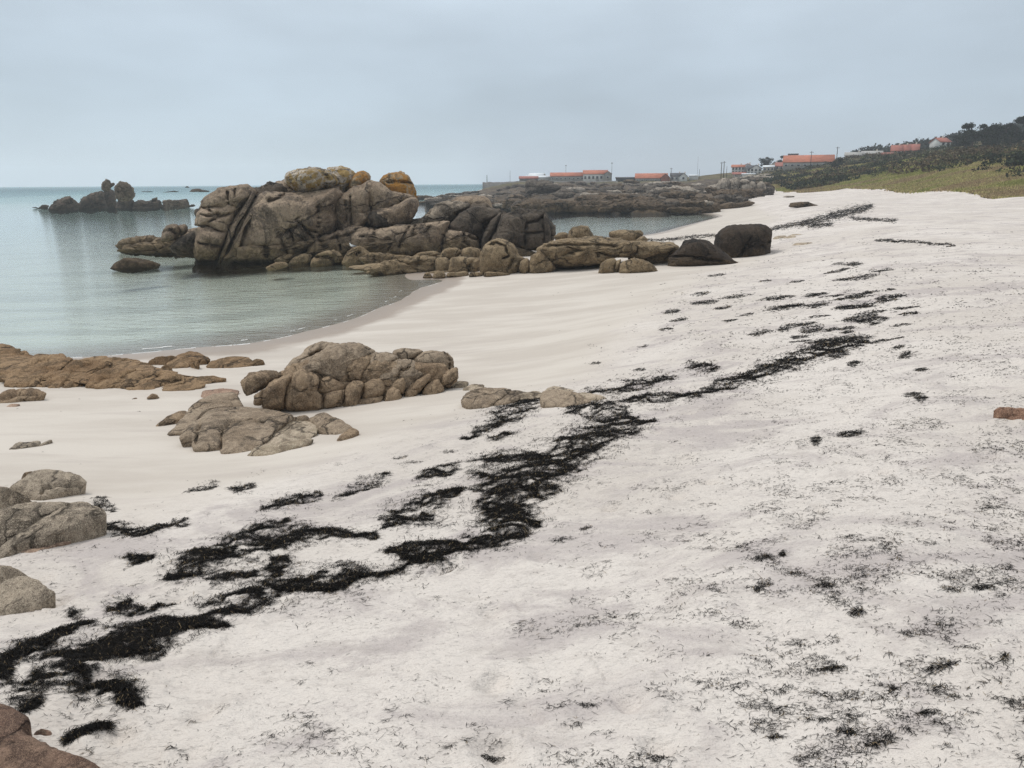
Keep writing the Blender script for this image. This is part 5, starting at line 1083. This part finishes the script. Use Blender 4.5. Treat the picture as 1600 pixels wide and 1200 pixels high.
building('outbuilding', 'low red outbuilding beside the three-part red-roofed house', 'outbuilding', 1374, 1390, 250, 247.5, 245.8, 385, M_BRICK, M_PINKROOF, depth=5)
building('cottage', 'pink-roofed cottage half hidden by dark pines', 'cottage', 1464, 1477, 238.5, 233, 227.5, 380, M_WHITE, M_PINKROOF, wins=2, skew=.5)
# quay wall
qa, qb = float(az_of(754.)), float(az_of(965.))
def quay():
    k = 40; aa = np.linspace(qa, qb, k); V = []
    for i, a in enumerate(aa):
        for (r, z) in ((418, -1.5), (424, 4.6 if i > 6 else 3.6), (425, 6.5 if i > 6 else 6.2), (428, 6.5 if i > 6 else 6.2), (428, -1.5)):
            V.append((r * math.sin(a), r * math.cos(a), z))
    V = np.array(V); V[:, 2] += .25 * fbm(V * .6, 8, 3)
    i = np.arange(k * 5).reshape(k, 5); Fq = np.stack([i[:-1, :-1], i[1:, :-1], i[1:, 1:], i[:-1, 1:]], -1).reshape(-1, 4)
    caps = np.array([i[0, ::-1], i[-1]])
    o = obj('quay_wall', mesh_arrays('quay_wall', V, [Fq, caps], False), M_STONE)
    tag(o, 'long low stone quay wall in front of the harbour buildings', 'quay wall')
quay()
M_POLE, M_WOOD = plain('galvanised_steel', (.16, .17, .18), .6, .1), plain('pole_wood', (.045, .038, .033), .9, .2)
def pole(name, label, px, yb, yt, D, mat=M_WOOD, r=.13, head=None, cross=False):
    a = float(az_of(float(px))); m_ = D / F_PX; zb = CAM_Z + (hor(px) - yb) * m_; zt = CAM_Z + (hor(px) - yt) * m_
    loc = np.array([D * math.sin(a), D * math.cos(a), zb]); root = empty(name, loc, label, 'lamp post' if head else 'pole')
    V, Q, T = tube([(0, 0, -2.5), (0, 0, (zt - zb) / 2), (0, 0, zt - zb)], [r, r * .85, r * .65], 8); obj('shaft', mesh_arrays('shaft', V, [Q, T]), mat, root)
    if head:
        V = boxv(-.55, .55, -.3, .3, zt - zb - .05, zt - zb + .35); V[4:, :2] *= .6; obj('lamp_head', mesh_arrays('lamp_head', V, [BQ], False), M_POLE, root)
    if cross: obj('crossarm', mesh_arrays('crossarm', boxv(-.8, .8, -.2, -.06, zt - zb - .6, zt - zb - .45), [BQ], False), mat, root)
pole('harbour_beacon', 'short beacon post at the tip of the quay', 761, 281, 274, 430, M_POLE, .22)
pole('mast', 'thin mast on the quay before the white halls', 797, 280, 268, 435, M_POLE, .1)
pole('lamp_post', 'lamp post rising behind the long low orange warehouse', 884, 276, 261, 470, M_POLE, .12, True)
pole('lamp_post', 'lamp post at the end wing of the quay warehouse', 955.5, 282, 257.5, 446, M_POLE, .12, True)
pole('utility_pole', 'dark utility pole by the brick-red gable', 1048, 282, 264, 436, r=.17, cross=True)
pole('utility_pole', 'thick dark utility pole, first of a pair before the white houses', 1126, 274, 256, 400, r=.2, cross=True)
pole('utility_pole', 'thick dark utility pole, second of a pair before the white houses', 1130, 273, 255, 410, r=.2, cross=True)
pole('utility_pole', 'thin short pole between the utility pole pair and orange-roofed house', 1134.5, 271, 262, 430, r=.12)
pole('mast', 'very thin tall radio mast over the harbour', 1089, 276, 248, 470, M_POLE, .07)
pole('utility_pole', 'thin pole right of the radio mast', 1092, 276, 266, 450, r=.12)
pole('utility_pole', 'dark pole standing before the big orange warehouse roof', 1264.3, 256, 242, 360, r=.14, cross=True)
pole('utility_pole', 'pole beyond the end of the big orange warehouse', 1304, 250, 236.5, 360, r=.16, cross=True)

# ================================================================== gulls
M_GULL, M_WING, M_BEAK, M_LEG = plain('white_feathers', (.8, .8, .79), .8, .04, 20), plain('grey_feathers', (.28, .3, .33), .8, .1, 20), plain('yellow_beak', (.6, .38, .05), .5, .1, 20), plain('pink_leg', (.5, .3, .25), .6, .1, 20)
def gull(loc, rot, s, label):
    root = empty('gull', loc, label, 'bird'); root.rotation_euler.z = rot; root.scale = (s, s, s)
    sp_ = [(.30, 0, .17), (.22, 0, .175), (.12, 0, .19), (.02, 0, .21), (-.07, 0, .25), (-.11, 0, .31), (-.125, 0, .36), (-.145, 0, .40), (-.175, 0, .405), (-.195, 0, .395)]
    V, Q, T = tube(sp_, [.012, .04, .075, .09, .08, .05, .038, .042, .035, .012], 12); obj('body', mesh_arrays('body', V, [Q, T]), M_GULL, root)
    for sg in (-1, 1):
        V, Q, T = tube([(-.04, sg * .075, .24), (.06, sg * .085, .225), (.2, sg * .05, .2), (.36, sg * .02, .185)], [.02, .05, .04, .006], 8); V[:, 1] = sg * .08 + (V[:, 1] - sg * .08) * .4
        obj('wing', mesh_arrays('wing', V, [Q, T]), M_WING, root)
        V, Q, T = tube([(.0, sg * .03, .15), (.01, sg * .03, .07), (.0, sg * .03, .005), (-.05, sg * .03, .003)], [.012, .008, .008, .012], 6); obj('leg', mesh_arrays('leg', V, [Q, T]), M_LEG, root)
    V, Q, T = tube([(-.185, 0, .395), (-.22, 0, .39), (-.245, 0, .378)], [.014, .012, .003], 6); obj('beak', mesh_arrays('beak', V, [Q, T]), M_BEAK, root)
bpy.context.view_layer.update()
dg = bpy.context.evaluated_depsgraph_get()
def perch(px, py, back=0.0):
    """first solid point under a pixel, from above"""
    d = rays(float(px), float(py)); ok, loc, *_ = scene.ray_cast(dg, Vector(CAM), Vector(d))
    return np.array(loc) if ok else CAM + d * 65
def perch_top(px, py):
    p = perch(px, py); ok, loc, *_ = scene.ray_cast(dg, Vector((p[0], p[1] + .05, p[2] + .5)), Vector((0, 0, -1)))
    return np.array(loc) if ok else p
gp = perch_top(550, 389.5); gull(tuple(gp), .25, 1.0, 'white gull standing on a tan boulder at the foot of the outcrop')
gp = perch_top(165.3, 281.5); gull(tuple(gp), -.4, 1.2, 'small bird perched on the islet pinnacle')

# ================================================================== thin broken foam where the swash ends
def foam():
    t = NT('foam'); t.bsdf((.72, .72, .7), .6, None, .4)
    az = np.radians(np.arange(-33.5, -4.6, .05)); rs = np.linspace(16, 48, 640); V, Fq = [], []
    A_, R_ = np.meshgrid(az, rs, indexing='ij'); zz = sand_z((R_ * np.sin(A_)).ravel(), (R_ * np.cos(A_)).ravel()).reshape(A_.shape)
    for lev, w0, th in ((.004, .045, .05), (-.035, .06, .28)):
        k = np.argmax(zz < lev, 1); r = rs[k]; x = r * np.sin(az); y = r * np.cos(az)
        P = np.stack([x, y, 0 * x], 1); nz_ = fbm(P * 1.7, 33, 4); w = w0 * (.6 + .8 * np.abs(fbm(P * 4, 35, 3)))
        for i in range(len(az) - 1):
            if k[i] == 0 or k[i + 1] == 0 or abs(r[i + 1] - r[i]) > .35 or nz_[i] < th: continue
            o = len(V); z = .006
            for q, s in ((i, -1), (i, 1), (i + 1, 1), (i + 1, -1)): rr_ = r[q] + s * w[q]; V.append((rr_ * math.sin(az[q]), rr_ * math.cos(az[q]), z))
            Fq.append((o, o + 1, o + 2, o + 3))
    tag(obj('foam', mesh_arrays('foam', np.array(V), [np.array(Fq)], False), t.m), 'thin broken foam line at the edge of the cove', 'foam', kind='stuff')
foam()

# ================================================================== haze
def haze():
    t = NT('sea_haze'); pv = t.n('ShaderNodeVolumePrincipled'); pv.inputs['Color'].default_value = (.86, .93, 1.0, 1); pv.inputs['Density'].default_value = .00032
    pv.inputs['Anisotropy'].default_value = .0; t.l(pv.outputs[0], t.out.inputs['Volume'])
    V = boxv(-4200, 4200, -4200, 4200, -60, 100); tag(obj('haze', mesh_arrays('haze', V, [BQ], False), t.m), 'pale sea haze over the whole bay', 'haze', kind='stuff')
haze()
